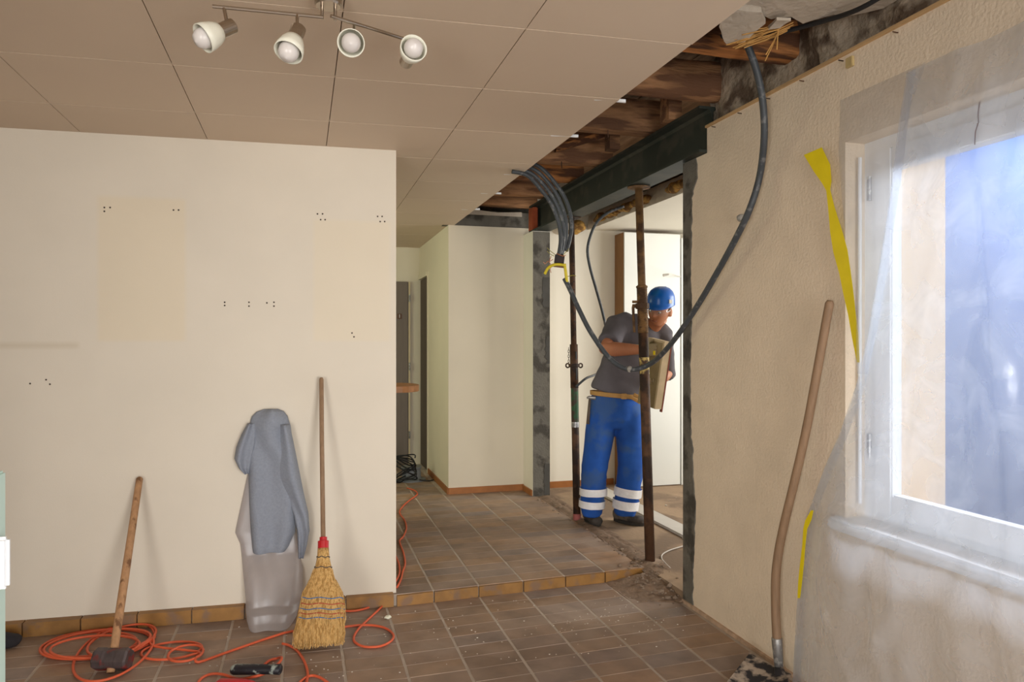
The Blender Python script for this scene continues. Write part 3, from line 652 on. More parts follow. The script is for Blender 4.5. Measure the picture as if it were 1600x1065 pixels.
def tape(name, pts, widths, label, mat=M_yellow):
    """twisting ribbon; pts on/near the wall, widths give (half width vector)"""
    bm = BM(); prev = None
    for p, w in zip(pts, widths):
        p = Vector(p); w = Vector(w); c = (bm.verts.new(p - w), bm.verts.new(p + w), bm.verts.new(p + w + Vector((0.0006, 0, 0))), bm.verts.new(p - w + Vector((0.0006, 0, 0))))
        if prev:
            for i in range(4): bm.faces.new((prev[i], prev[(i + 1) % 4], c[(i + 1) % 4], c[i]))
        else: bm.faces.new(c[::-1])
        prev = c
    bm.faces.new(prev); bmesh.ops.recalc_face_normals(bm, faces=bm.faces)
    return tag(obj(name, bm, mat), label, 'tape')
def xw(px, py, x=1.98): return atX(px, py, x)
tp = [(1270, 236, 14, 6), (1284, 262, 13, 5), (1292, 285, 7, 2), (1294, 297, 3, 1), (1299, 325, 5, 1), (1306, 360, 9, 2), (1313, 392, 11, 2), (1320, 425, 9, 1), (1325, 455, 8, 1), (1331, 490, 6, 1), (1336, 525, 5, 1), (1341, 566, 2, 0)]
pts = []; ws = []
for x, y, hw, hy in tp:
    a = xw(x - hw, y + hy, 1.972); b = xw(x + hw, y - hy, 1.972); pts.append((a + b) / 2); ws.append((b - a) / 2)
tape('adhesive_tape', pts, ws, 'long twisted yellow tape hanging loose beside the window sheet')
tp = [(1269, 797, 2, 0), (1263, 812, 5, 1), (1258, 826, 3, 0), (1256, 850, 2.4, 0), (1253, 880, 3, 0), (1250, 910, 3, 0), (1248, 934, 2, 0)]
pts = []; ws = []
for x, y, hw, hy in tp:
    a = xw(x - hw, y + hy, 1.952); b = xw(x + hw, y - hy, 1.952); pts.append((a + b) / 2); ws.append((b - a) / 2)
tape('adhesive_tape', pts, ws, 'thin yellow tape along the lower edge of the window sheet')
bm = BM(); cpt = xw(1326, 96, 1.985); tag(obj('masking_tape', rbox(1.986, 1.9995, cpt.y - 0.016, cpt.y + 0.02, cpt.z - 0.02, cpt.z + 0.018, 0.002), pm('clear_brown_tape', (186, 164, 116), 0.1, 20, 0.3)), 'small brownish patch of tape stuck high on the stucco wall', 'tape')

obj('crack', tube(BM(), [atX(x, y, XR - 0.0005) for x, y in ((1531, 158), (1528, 178), (1529, 190), (1524, 206), (1523, 226))], 0.0016, 5), pm('dark_red_crack', (96, 56, 48), 0.1, 20, 0.9), wallR)
# ---- shovel
shaft_px = [(1296, 474, 1.965), (1284, 540, 1.962), (1262, 660, 1.955), (1243, 745, 1.945), (1226, 815, 1.935), (1216, 865, 1.928), (1212, 905, 1.924), (1212, 955, 1.922), (1214, 1000, 1.92)]
sp = [atX(x, y, X) for x, y, X in shaft_px]
shov = thing('shovel', 'long-handled shovel leaning on the stucco wall beside the plastic sheet', 'shovel', (sp[-1].x, sp[-1].y, 0))
sh = spline(sp, 5); tp_ = sp[0] + (sp[0] - sp[1]).normalized() * 0.012
obj('handle', tube(BM(), [tp_] + sh, [0.011] + [0.0165 + 0.002 * min(1, i / 30) for i in range(len(sh))], 14), M_woodD, shov, smooth=True)
s0 = sp[-1]; sdir = (sp[-1] - sp[-2]).normalized(); s1 = atX(1217, 1042, 1.905)
obj('socket', tube(BM(), [s0 - sdir * 0.01, s0, s1], [0.022, 0.0225, 0.018], 16), M_metal, shov, smooth=True)
# blade: dished plate resting on the floor
bl = [atZ(1172, 1020, 0.05), atZ(1236, 1054, 0.05)]
bv = bl[1] - bl[0]; bdir = (atZ(1132, 1082, 0.012) - bl[0]); bdir.z = -0.035; bdir.normalize(); ln = 0.28
bm = BM(); G = []
for i in range(13):
    t = i / 12; row = []
    for k in range(13):
        s = k / 12; p = bl[0] + bv * s + bdir * (ln * t) + Vector((-0.02, 0, 0)) * t
        wid = 1 - 0.12 * max(0, t - 0.6) * 2.5 * abs(2 * s - 1) ** 2
        p.z = max(0.006, p.z - 0.02 * math.sin(math.pi * s) * (0.4 + 0.6 * t) + 0.004)
        row.append(p)
    G.append(row)
V = [[(bm.verts.new(p), bm.verts.new(p - Vector((0, 0, 0.003)))) for p in r] for r in G]
for i in range(12):
    for k in range(12):
        bm.faces.new((V[i][k][0], V[i + 1][k][0], V[i + 1][k + 1][0], V[i][k + 1][0])); bm.faces.new((V[i][k + 1][1], V[i + 1][k + 1][1], V[i + 1][k][1], V[i][k][1]))
for i in range(12):
    for k in (0, 12): bm.faces.new((V[i][k][0], V[i][k][1], V[i + 1][k][1], V[i + 1][k][0]))
    for r in (0, 12): bm.faces.new((V[r][i][0], V[r][i][1], V[r][i + 1][1], V[r][i + 1][0]))
bmesh.ops.recalc_face_normals(bm, faces=bm.faces)
obj('blade', bm, M_blade, shov, smooth=False)
obj('blade_neck', tube(BM(), [s1, s1 + Vector((-0.01, -0.03, -0.035)), s1 + Vector((-0.06, -0.045, -0.05))], [(0.018, 0.018), (0.03, 0.012), (0.05, 0.004)], 12, ref=(0, 0, 1)), M_blade, shov, smooth=True)

# ---- sledgehammer leaning on the partition
ham = thing('sledgehammer', 'sledgehammer standing on its red-marked steel head, handle against the wall', 'hammer', (-0.80, 3.70, 0))
hc = atZ(176, 1029, 0.052); ht = onpl(218, 748, (0.49, 3.975, 0), nL)
hd = (ht - hc).normalized()
obj('handle', tube(BM(), [hc + hd * -0.055, hc, hc.lerp(ht, 0.3), hc.lerp(ht, 0.6), hc.lerp(ht, 0.92), ht, ht + hd * 0.008], [0.0165, 0.017, 0.0185, 0.0175, 0.0165, 0.016, 0.010], 14), M_wood, ham, smooth=True)
hx = RT.copy(); hy = hd.cross(hx).normalized(); hz = hx.cross(hy).normalized(); hx = hy.cross(hz)
bm = BM(); L2 = 0.074
prof = [(-L2, 0.036), (-L2 + 0.008, 0.042), (-0.03, 0.042), (-0.02, 0.04), (0.02, 0.04), (0.03, 0.042), (L2 - 0.008, 0.042), (L2, 0.036)]
rings = []
for x, r in prof:
    rings.append([bm.verts.new(hc + hx * x + hy * (r * cy) + hz * (r * cz)) for cy, cz in ((1, 0.55), (0.55, 1), (-0.55, 1), (-1, 0.55), (-1, -0.55), (-0.55, -1), (0.55, -1), (1, -0.55))])
for a, b in zip(rings, rings[1:]):
    for k in range(8): bm.faces.new((a[k], a[(k + 1) % 8], b[(k + 1) % 8], b[k]))
bm.faces.new(rings[0][::-1]); bm.faces.new(rings[-1]); bmesh.ops.recalc_face_normals(bm, faces=bm.faces)
dz = min(v.co.z for v in bm.verts)
obj('head', bm, M_hammer, ham)

# ---- broom
bt = Vector((0.097, 3.965, 1.226)); bb = Vector((0.068, 3.50, 0.0)); bax = (bt - bb).normalized(); bn = bax.cross(RT).normalized()
def B(px, py): return onpl(px, py, bt, bn)
broom = thing('broom', 'straw corn broom with red collar leaning against the wall', 'broom', bb)
obj('handle', tube(BM(), [B(502, 590), B(502.2, 593), B(503, 700), B(505, 842)], [0.008, 0.0115, 0.0115, 0.0115], 12), M_woodD, broom, smooth=True)
cc = B(505, 842); 
obj('collar', lathe(BM(), [(0, 0), (0.026, 0), (0.026, 0.034), (0.018, 0.036), (0.018, 0.052), (0, 0.052)], B(505, 856), bax, 18), M_red, broom)
prof = [(505, 856, 9, 0.022), (505, 870, 10, 0.022), (505, 888, 14, 0.026), (504, 905, 20, 0.03), (504, 925, 31, 0.032), (504, 945, 35, 0.034), (502, 965, 37, 0.036), (499, 988, 39, 0.04), (498, 1004, 38, 0.036)]
bm = BM(); cs = [B(x, y) for x, y, w, t in prof]; rs = [(w / 2.0 / F_PX * (c - EYE).dot(FW) * 1.9, t) for (x, y, w, t), c in zip(prof, cs)]
tube(bm, cs, rs, 28, ref=bn); M_br = pm('broom_straw', (214, 172, 108), 0.25, 12, 0.8, stretch=(30, 30, 1), bump=0.8, bscale=8, spots=(180, 136, 74), sscale=4, samt=0.5)
obj('bristle_core', bm, M_br, broom, smooth=True)
bm = BM()
for k in range(900):
    a = random.uniform(0, 2 * math.pi); q = random.uniform(0.75, 1.02); pts = []; dr = random.uniform(0, 0.012)
    last = random.uniform(0.5, 1.5) - 0.25 * math.cos(a)
    for i in range(2, len(cs)):
        ax_ = bax; c = cs[i]; ra, rb = rs[i]; jit = 0.004 if i < 6 else 0.008
        if i == len(cs) - 1: c = cs[i - 1].lerp(cs[i], last)
        pts.append(c + RT * (ra * math.cos(a) * q * (1.03 + 0.02 * (i > 6)) + random.uniform(-jit, jit)) + bn * (rb * math.sin(a) * q * 1.03 + random.uniform(-jit, jit) * 0.5))
    st = random.choice((0, 1, 2, 3))
    for p in pts: p.z = max(p.z, 0.002)
    tube(bm, pts[st:], 0.0013, 3, cap=False)
b_ = obj('bristles', bm, M_br, broom); b_['kind'] = 'stuff'
for py, m in ((934, 'blue_thread'), (943, 'red_thread'), (951, 'blue_thread'), (958, 'red_thread'), (965, 'blue_thread'), (870, 'dark_thread'), (886, 'dark_thread')):
    c = None
    for (x, y, w, t), (x2, y2, w2, t2), c1, c2, r1, r2 in zip(prof, prof[1:], cs, cs[1:], rs, rs[1:]):
        if y <= py <= y2: f = (py - y) / (y2 - y); c = c1.lerp(c2, f); ra = r1[0] + (r2[0] - r1[0]) * f; rb = r1[1] + (r2[1] - r1[1]) * f
    pts = [c + RT * (ra * 1.035 * math.cos(q * math.pi / 18)) + bn * (rb * 1.06 * math.sin(q * math.pi / 18)) + bax * 0.003 * math.sin(q) for q in range(37)]
    mm = {'blue_thread': pm('blue_thread', (58, 112, 168), 0.1, 20, 0.7), 'red_thread': pm('red_thread', (176, 70, 56), 0.1, 20, 0.7), 'dark_thread': pm('dark_thread', (92, 82, 74), 0.1, 20, 0.7)}[m]
    obj('stitching', tube(BM(), pts, 0.0022, 6, cap=False), mm, broom)

# ---- hanging cloths: outline per level, bulging off the wall with folds
def drape(levels, y_back, nu=30, nv=60, folds=5, famp=0.012, seed=0, bulge=0.05, twist=0.0, pw=2.6):
    bm = BM(); F = []; Bk = []
    for i in range(nv + 1):
        t = i / nv * (len(levels) - 1); k = min(int(t), len(levels) - 2); f = t - k
        g = lambda c: levels[k][c] + (levels[k + 1][c] - levels[k][c]) * f
        z, xl, xr, th = g(0), g(1), g(2), g(3); fr = []; bk = []
        for j in range(nu + 1):
            s = j / nu; x = xl + (xr - xl) * s; pr = max(0.0, 1 - abs(2 * s - 1) ** pw) ** 0.5
            fo = famp * (math.sin(folds * math.pi * s + 2.2 * nz((0, z * 2.5, seed), 1.6) + twist * z) + 0.6 * nz((x * 9, z * 5, seed), 1.6)) * pr
            y = y_back(x, z) - 0.004 - th * pr - fo * min(1, th / 0.03)
            fr.append(bm.verts.new((x, y, z))); bk.append(bm.verts.new((x, y_back(x, z) - 0.002, z)))
        F.append(fr); Bk.append(bk)
    for i in range(nv):
        for j in range(nu):
            bm.faces.new((F[i][j], F[i + 1][j], F[i + 1][j + 1], F[i][j + 1])); bm.faces.new((Bk[i][j + 1], Bk[i + 1][j + 1], Bk[i + 1][j], Bk[i][j]))
        for j in (0, nu): bm.faces.new((F[i][j], Bk[i][j], Bk[i + 1][j], F[i + 1][j]))
    for r in (0, nv):
        for j in range(nu): bm.faces.new((F[r][j], F[r][j + 1], Bk[r][j + 1], Bk[r][j]))
    bmesh.ops.recalc_face_normals(bm, faces=bm.faces)
    return bm
def lv(rows, off=0.06):
    out = []
    for y, xl, xr, th in rows:
        a = onpl(xl, y, (0.49, 4.0 - off, 0), nL); b = onpl(xr, y, (0.49, 4.0 - off, 0), nL); out.append((a.z, a.x, b.x, th))
    return out
def yb(d0): return lambda x, z: ywall(x) - d0
M_sweat = pm('grey_marl_fleece', (140, 146, 158), 0.07, 90, 0.95, bump=0.5, bscale=220, bdist=0.003)
sw = thing('sweatshirt', 'grey sweatshirt hung up on the wall over a plastic sack', 'sweatshirt', (-0.165, 3.95, 0.62))
obj('body', drape(lv([(640, 412, 434, 0.03), (644, 400, 443, 0.045), (652, 392, 449, 0.06), (668, 388, 454, 0.075), (700, 386, 458, 0.08), (740, 387, 463, 0.08), (790, 388, 466, 0.08), (835, 391, 462, 0.075), (858, 393, 452, 0.07), (865, 394, 447, 0.06)]), yb(0.012), folds=2.4, famp=0.018, seed=1, twist=3), M_sweat, sw, smooth=True)
slv = lv([(664, 436, 452, 0.045), (690, 434, 458, 0.06), (715, 432, 463, 0.07), (745, 434, 469, 0.07), (775, 446, 475, 0.06), (805, 458, 482, 0.05), (832, 464, 484, 0.045), (855, 465, 480, 0.04), (874, 466, 475, 0.03)], 0.1)
obj('sleeve', drape(slv, yb(0.055), nu=18, folds=2.0, famp=0.014, seed=4, twist=4), M_sweat, sw, smooth=True)
slv = lv([(662, 386, 400, 0.05), (680, 376, 402, 0.07), (700, 368, 400, 0.075), (718, 365, 396, 0.07), (732, 372, 392, 0.06), (741, 381, 389, 0.04)], 0.06)
obj('sleeve', drape(slv, yb(0.014), nu=16, nv=40, folds=2.5, famp=0.014, seed=7), M_sweat, sw, smooth=True)
for (y0, x0), (y1, x1) in (((848, 392), (846, 455)),):
    a = onpl(x0, y0, (0.49, 3.9, 0), nL); b = onpl(x1, y1, (0.49, 3.9, 0), nL)
bag_lv = []
for y, xl, xr, th in ((735, 388, 436, 0.006), (790, 376, 452, 0.012), (832, 367, 462, 0.018), (850, 375, 464, 0.022), (868, 377, 467, 0.03), (900, 378, 473, 0.085), (940, 380, 473, 0.14), (970, 383, 466, 0.17), (991, 386, 458, 0.19)):
    bag_lv += lv([(y, xl, xr, th)], th)
bag_lv[-1] = (0.003,) + bag_lv[-1][1:]
tag(obj('plastic_sack', drape(bag_lv, lambda x, z: ywall(x) - 0.006 - (0.05 if z < 0.08 else 0.0), nu=36, nv=70, folds=3.3, famp=0.009, seed=12, twist=1.5, pw=7), M_bag, smooth=True), 'milky plastic sack standing under the hung grey sweatshirt', 'sack')

# ---- orange extension cords
def floorpath(pp, z=0.0065, step=0.0): return [atZ(x, y, z + step) for x, y in pp]
def ell(cx, cy, rx, ry, a0, a1, n, tilt=0.0, z=0.0065):
    out = []
    for k in range(n + 1):
        a = math.radians(a0 + (a1 - a0) * k / n); x, y = rx * math.cos(a), ry * math.sin(a); out.append(atZ(cx + x * math.cos(tilt) - y * math.sin(tilt), cy + x * math.sin(tilt) + y * math.cos(tilt), z))
    return out
bm = BM(); path = []
path += ell(150, 1006, 86, 22, 30, 390, 22, -0.10, 0.007); path += ell(138, 1008, 76, 20, 30, 390, 22, -0.10, 0.016); path += ell(152, 1004, 84, 19, 30, 390, 22, -0.14, 0.024)
path += ell(148, 1010, 70, 17, 30, 390, 20, -0.08, 0.033); path += ell(190, 1000, 56, 20, 30, 390, 18, -0.3, 0.02); path += ell(178, 1018, 70, 36, 30, 395, 20, -0.5, 0.012)
path += ell(268, 1016, 48, 13, 30, 390, 18, -0.12, 0.008); path += ell(290, 1020, 28, 12, 30, 420, 16, -0.2, 0.014)
path += floorpath([(310, 1034), (345, 1022), (385, 1008), (420, 996), (455, 986), (490, 985), (520, 982), (545, 978), (575, 976), (600, 980), (614, 990), (612, 1000), (595, 1009), (570, 1010), (555, 1003), (553, 994), (562, 980), (580, 963), (600, 944), (612, 930)], 0.0065)
path += floorpath([(621, 916), (627, 903), (629, 893)], 0.068)
hall = [(633, 880), (630, 862), (624, 845), (630, 838), (635, 825), (632, 812), (624, 800), (630, 790), (640, 781), (652, 772), (648, 766), (636, 762)]
path += floorpath(hall, 0.066)
sp_ = spline(path, 3)
tag(obj('extension_cord', tube(bm, sp_, 0.0058, 8), M_orange, smooth=True), 'long orange extension cord coiled around the sledgehammer and running into the hall', 'cord')
path = floorpath([(505, 958), (530, 954), (552, 954), (575, 949), (595, 938), (608, 924)], 0.007) + floorpath([(618, 908), (624, 895), (623, 880), (618, 868), (612, 850)], 0.07)
tag(obj('extension_cord', tube(BM(), spline(path, 5), 0.0058, 8), M_orange, smooth=True), 'short length of orange cord rounding the wall corner above the looped one', 'cord')
path = floorpath([(300, 1085), (312, 1062), (328, 1053), (348, 1053), (372, 1060), (398, 1064), (420, 1056), (436, 1042), (440, 1034), (433, 1028), (420, 1032), (408, 1044), (402, 1056)], 0.007)
for i, p in enumerate(path[5:9]): p.z += 0.02
tag(obj('extension_cord', tube(BM(), spline(path, 5), 0.0058, 8), M_orange, smooth=True), 'orange cord curling over the black-handled tool on the floor', 'cord')
path = floorpath([(441, 1005), (452, 1008), (464, 1016), (474, 1030), (480, 1046), (480, 1060), (474, 1078), (466, 1072), (472, 1062), (486, 1055), (500, 1058), (515, 1068)], 0.007)
tag(obj('extension_cord', tube(BM(), spline(path, 5), 0.0058, 8), M_orange, smooth=True), 'loose orange cord end in front of the broom', 'cord')

# ---- power tool at the bottom edge, plaster crumb, dark bundle by the glass door
tl = thing('power_tool', 'paint-splashed black and red power tool lying on the tiles', 'power tool', atZ(395, 1066, 0))
a = atZ(362, 1062, 0.0) + Vector((0, 0, 0.045)); b = atZ(440, 1062, 0.0) + Vector((0, 0, 0.045))
obj('grip', tube(BM(), [a, a.lerp(b, 0.06), a.lerp(b, 0.5), a.lerp(b, 0.8), a.lerp(b, 0.97), b], [(0.02, 0.016), (0.027, 0.021), (0.026, 0.02), (0.022, 0.019), (0.026, 0.021), (0.016, 0.014)], 16, ref=(0, 0, 1)), pm('splashed_black_plastic', (34, 32, 38), 0.3, 20, 0.5, spots=(150, 158, 150), sscale=30, samt=0.35), tl, smooth=True)
c = a + Vector((-0.05, -0.12, -0.012)); d = b + Vector((-0.09, -0.125, -0.012))
obj('housing', tube(BM(), [c, c.lerp(d, 0.1), c.lerp(d, 0.6), c.lerp(d, 0.85), d], [0.02, 0.032, 0.034, 0.03, 0.02], 16), M_red, tl, smooth=True)
cr_ = atZ(606, 964, 0.008); tag(obj('plaster_crumb', jitter(blob(BM(), cr_, 0.02, 0.012, 0.008, sub=3), 0.008, 60, 3), pm('white_plaster', (222, 220, 200), 0.05, 20, 0.9)), 'small white plaster crumb on the tiles near the corner', 'crumb')
dk = atZ(16, 1010, 0.0); bm = BM(); blob(bm, dk + Vector((-0.03, 0, 0.035)), 0.07, 0.05, 0.035, sub=4); jitter(bm, 0.018, 14, 5)
for v in bm.verts: v.co.z = max(v.co.z, 0.001)
tag(obj('crumpled_cloth', bm, pm('dark_cloth', (44, 42, 46), 0.3, 16, 0.9), smooth=True), 'dark crumpled cloth lying by the baseboard at the glass door', 'cloth')

# ---- glass door leaf standing open near the camera
dp = P(3, 532, 1.35)
dl = struct('door_3', rbox(dp.x - 0.055, dp.x, dp.y - 0.02, dp.y + 0.02, 0.02, 1.18, 0.004), pm('pale_green_glass_edge', (196, 222, 210), 0.03, 6, 0.3))
hz_ = P(8, 878, 1.33)
obj('handle', rbox(hz_.x - 0.03, hz_.x + 0.008, dp.y - 0.035, dp.y - 0.018, hz_.z - 0.047, hz_.z + 0.047, 0.006, 3), M_frame, dl)

# ---- steel props
def plate(c, rx, t, n=8, rot=0.0, nrm=(0, 0, 1)):
    bm = BM(); s = rx
    return rbox(c.x - s, c.x + s, c.y - s, c.y + s, c.z, c.z + t, 0.003)
pr2 = thing('steel_prop', 'thick rusty steel prop standing in front of the worker, nearest the stucco wall', 'prop', (2.07, 4.13, 0.05), 'adjustable steel props under the beam')
pb = Vector((2.066, 4.135, 0.055)); pt = Vector((2.028, 4.215, 2.383)); ax = (pt - pb).normalized(); Lp = (pt - pb).length
def q2(py): # height along the prop for an image row
    r = ray(1008, py); best = 0; bd = 9
    for k in range(801):
        c = pb.lerp(pt, k / 800); v = c - EYE; yy2 = CYP - F_PX * v.z / v.dot(FW)
        if abs(yy2 - py) < bd: bd = abs(yy2 - py); best = k / 800
    return pb.lerp(pt, best)
obj('base_plate', lathe(BM(), [(0, 0), (0.085, 0), (0.085, 0.006), (0.04, 0.012), (0, 0.012)], pb - Vector((0, 0, 0.002)), (0, 0, 1), 20), M_rub, pr2)
obj('outer_tube', tube(BM(), [pb, q2(520)], 0.0305, 20), M_rust, pr2, smooth=True)
obj('threaded_sleeve', lathe(BM(), [(0.031, 0), (0.0335, 0.003)] + [(0.0335 if k % 2 else 0.031, 0.005 + k * 0.005) for k in range(int((q2(445) - q2(520)).length / 0.005))] + [(0.026, (q2(445) - q2(520)).length)], q2(520), ax, 20), M_rust2, pr2)
inner = tube(BM(), [q2(520), pt - ax * 0.004], 0.0245, 18); obj('inner_tube', inner, M_rust2, pr2, smooth=True)
obj('head_plate', lathe(BM(), [(0, 0), (0.03, 0), (0.075, 0.003), (0.075, 0.009), (0, 0.009)], pt - Vector((0, 0, 0.01)), (0, 0, 1), 8), M_rust2, pr2)
c = q2(478); nut = obj('collar_nut', lathe(BM(), [(0.03, -0.018), (0.043, -0.016), (0.043, 0.016), (0.03, 0.018)], c, ax, 12), M_rust2, pr2)
obj('nut_handle', tube(BM(), [c + RT * -0.03, c + RT * -0.058, c + RT * -0.058 + Vector((0, 0, -0.01)), c + RT * -0.05 - UP * 0.165], [0.013, 0.013, 0.009, 0.008], 10), M_rust2, nut, smooth=False)
obj('lock_pin', tube(BM(), [q2(471) + RT * -0.062, q2(471) + RT * 0.03], 0.0085, 10), M_rust2, pr2)
obj('collar_ring', lathe(BM(), [(0.031, -0.006), (0.036, -0.005), (0.036, 0.005), (0.031, 0.006)], q2(448), ax, 18), M_rust2, pr2)
bandm = pm('yellow_flaked_paint', (188, 164, 96), 0.25, 40, 0.7, spots=(70, 48, 34), sscale=26, samt=0.75, coord='World')
obj('paint_band', tube(BM(), [q2(584), q2(558)], 0.0313, 20, cap=False), bandm, pr2, smooth=True)
pr1 = thing('steel_prop', 'slimmer steel prop with green paint band standing left of the worker', 'prop', (2.01, 5.25, 0.055), 'adjustable steel props under the beam')
pb = Vector((2.012, 5.25, 0.052)); pt = Vector((2.03, 5.42, 2.386)); ax = (pt - pb).normalized()
obj('base_plate', rbox(pb.x - 0.06, pb.x + 0.06, pb.y - 0.06, pb.y + 0.06, pb.z, pb.z + 0.006, 0.002), M_rub, pr1)
obj('outer_tube', tube(BM(), [pb, q2(600)], 0.0285, 18), M_rust, pr1, smooth=True)
obj('green_section', tube(BM(), [q2(658), q2(604)], 0.0292, 18, cap=False), M_green, pr1, smooth=True)
obj('foot_ring', tube(BM(), [pb + ax * 0.005, pb + ax * 0.055], 0.03, 18, cap=False), pm('faded_red_paint', (150, 84, 80), 0.2, 20, 0.8), pr1, smooth=True)
obj('clamp_band', tube(BM(), [q2(667), q2(659)], 0.0305, 18), M_metal, pr1)
obj('slotted_sleeve', tube(BM(), [q2(606), q2(538)], 0.031, 18), M_rust, pr1, smooth=True)
for y0, y1 in ((561, 549), (593, 575)):
    a = q2(y0) - FW * 0.0305 + RT * 0.014; b = q2(y1) - FW * 0.0305 + RT * 0.014
    obj('slot', tube(BM(), [a, b], 0.006, 8), M_black, pr1)
obj('inner_tube', tube(BM(), [q2(540), pt - ax * 0.003], 0.0225, 18), M_rust, pr1, smooth=True)
for k in range(14):
    c = q2(365 + k * 12.5); obj('pin_hole', tube(BM(), [c - FW * 0.0228 + RT * 0.008, c - FW * 0.0215 + RT * 0.008], 0.0055, 10), M_black, pr1)
c = q2(571); nut = obj('collar_nut', lathe(BM(), [(0.03, -0.014), (0.044, -0.012), (0.044, 0.012), (0.03, 0.014)], c, ax, 14), M_rust, pr1)
for sg in (-1, 1):
    pts = [c + RT * (sg * (0.05 + 0.014 * math.cos(t * math.pi / 5))) + UP * (0.016 * math.sin(t * math.pi / 5)) for t in range(11)]
    obj('lug', tube(BM(), pts, 0.006, 8), M_rust, nut)
ch = q2(545) + RT * -0.04
for k in range(7):
    cc = ch - UP * (0.019 * k); dx = RT if k % 2 else FW
    obj('chain_link', tube(BM(), [cc + dx * (0.006 * math.cos(t * math.pi / 5)) + UP * (0.012 * math.sin(t * math.pi / 5)) for t in range(11)], 0.0018, 5), M_rust, pr1)
obj('head_plate', rbox(pt.x - 0.06, pt.x + 0.06, pt.y - 0.06, pt.y + 0.06, pt.z - 0.006, pt.z + 0.001, 0.002), M_rust, pr1)

# ---- conduits
def conduit(pp, r, label, name='conduit', mat=None, per=8, n=12):
    return tag(obj(name, tube(BM(), spline([P(*p) for p in pp], per), r, n), mat or M_conduit, smooth=True), label, 'conduit')
big = [(1128, 12, 2.95), (1145, 32, 2.98), (1165, 65, 3.02), (1182, 110, 3.06), (1192, 160, 3.10), (1194, 215, 3.15), (1187, 275, 3.25), (1172, 325, 3.28), (1150, 372, 3.40), (1118, 430, 3.58), (1085, 485, 3.80), (1050, 535, 4.02), (1018, 567, 4.26), (985, 577, 4.34), (955, 562, 4.40), (925, 522, 4.46), (905, 484, 4.50), (892, 455, 4.53), (882, 435, 4.55)]
cb = conduit(big, 0.0148, 'long thick grey conduit sagging in a loop in front of the worker')
for px, py, d in ((984, 576, 4.34), (1158, 340, 3.44)):
    c = P(px, py, d); obj('conduit_clip', jitter(blob(BM(), c, 0.02, 0.02, 0.017, sub=2), 0.006, 60), pm('dusty_white_tape', (150, 146, 138), 0.2, 30, 0.9), cb)
lab = ['leftmost of the four bundled grey conduits bending out of the ceiling', 'second of the four bundled grey conduits bending out of the ceiling', 'third of the four bundled grey conduits bending out of the ceiling', 'rightmost and longest of the four bundled grey conduits from the ceiling']
bund = [[(800, 268, 4.42), (824, 274, 4.45), (846, 297, 4.5), (863, 322, 4.54), (873, 350, 4.56), (876, 375, 4.56), (873, 398, 4.55)],
        [(805, 262, 4.48), (832, 272, 4.5), (856, 297, 4.54), (872, 325, 4.57), (880, 352, 4.58), (880, 378, 4.58), (875, 398, 4.57)],
        [(812, 256, 4.55), (840, 268, 4.55), (866, 298, 4.58), (880, 328, 4.6), (885, 355, 4.6), (883, 380, 4.6), (877, 398, 4.59)],
        [(815, 250, 4.6), (845, 262, 4.6), (872, 292, 4.61), (887, 320, 4.62), (893, 350, 4.62), (890, 375, 4.61), (885, 392, 4.6)]]
for pp, l in zip(bund, lab): conduit(pp, 0.0125, l)['group'] = 'conduits bundled above the junction box'
conduit([(975, 322, 5.6), (950, 332, 5.62), (932, 348, 5.64), (922, 370, 5.66), (918, 392, 5.68), (922, 418, 5.7), (931, 450, 5.75), (940, 482, 5.8), (947, 512, 5.85)], 0.011, 'thin dark conduit hanging down the white kitchen wall behind the worker')
conduit([(900, 604, 5.55), (914, 592, 5.55), (925, 587, 5.68), (945, 580, 6.2), (955, 576, 6.99)], 0.009, 'short stub of conduit poking out behind the worker at waist height')
conduit([(1085, 15, 2.95), (1110, 52, 3.05), (1160, 58, 3.0), (1220, 50, 2.9), (1290, 32, 2.75), (1340, 15, 2.6), (1385, -10, 2.5)], 0.009, 'thin black cable strung between the joists beside the broken plaster', 'cable', M_black)
wr = conduit([(1036, 430, 6.3), (1046, 428, 6.5), (1056, 430, 6.85), (1066, 433, 7.05)], 0.004, 'short pale cable end sticking out of the white cabinet', 'cable', M_strip)
obj('cable_end', tube(BM(), [P(1036, 430, 6.3), P(1045, 428.5, 6.3)], [0.012, 0.008], 8), M_strip, wr)
path = [atZ(1078, 850, 0.06), atZ(1050, 858, 0.06), atZ(1036, 865, 0.06), atZ(1034, 872, 0.06), atZ(1040, 880, 0.055), atZ(1048, 888, 0.05)]
tag(obj('cable', tube(BM(), spline(path, 6), 0.0045, 8), pm('white_cable', (206, 198, 190), 0.05, 10, 0.5), smooth=True), 'thin white cable curling over the rubble beside the prop foot', 'cable')
# junction box hanging from the bundle
jb = thing('junction_box', 'dark junction box with yellow sleeves hanging from the conduit bundle', 'junction box', P(874, 405, 4.57))
c = P(874, 405, 4.57); bm = rbox(-0.03, 0.03, -0.022, 0.022, -0.032, 0.034, 0.008)
bmesh.ops.rotate(bm, cent=(0, 0, 0), matrix=Matrix.Rotation(0.12, 3, 'Y') @ Matrix.Rotation(-YAW, 3, 'Z'), verts=bm.verts); bmesh.ops.translate(bm, vec=c, verts=bm.verts)
obj('box_body', bm, pm('brown_black_bitumen', (46, 36, 36), 0.3, 30, 0.7), jb)
M_ys = pm('yellow_cable_sleeve', (210, 190, 40), 0.1, 20, 0.5); M_cu = pm('bare_copper_wire', (176, 112, 74), 0.1, 20, 0.4); M_yg = pm('dull_yellow_wire', (140, 132, 50), 0.1, 20, 0.5)
obj('yellow_sleeve', tube(BM(), spline([P(882, 414, 4.52), P(868, 413, 4.51), P(857, 418, 4.52), P(851, 428, 4.53)], 5), [0.009] * 16, 8), M_ys, jb, smooth=True)
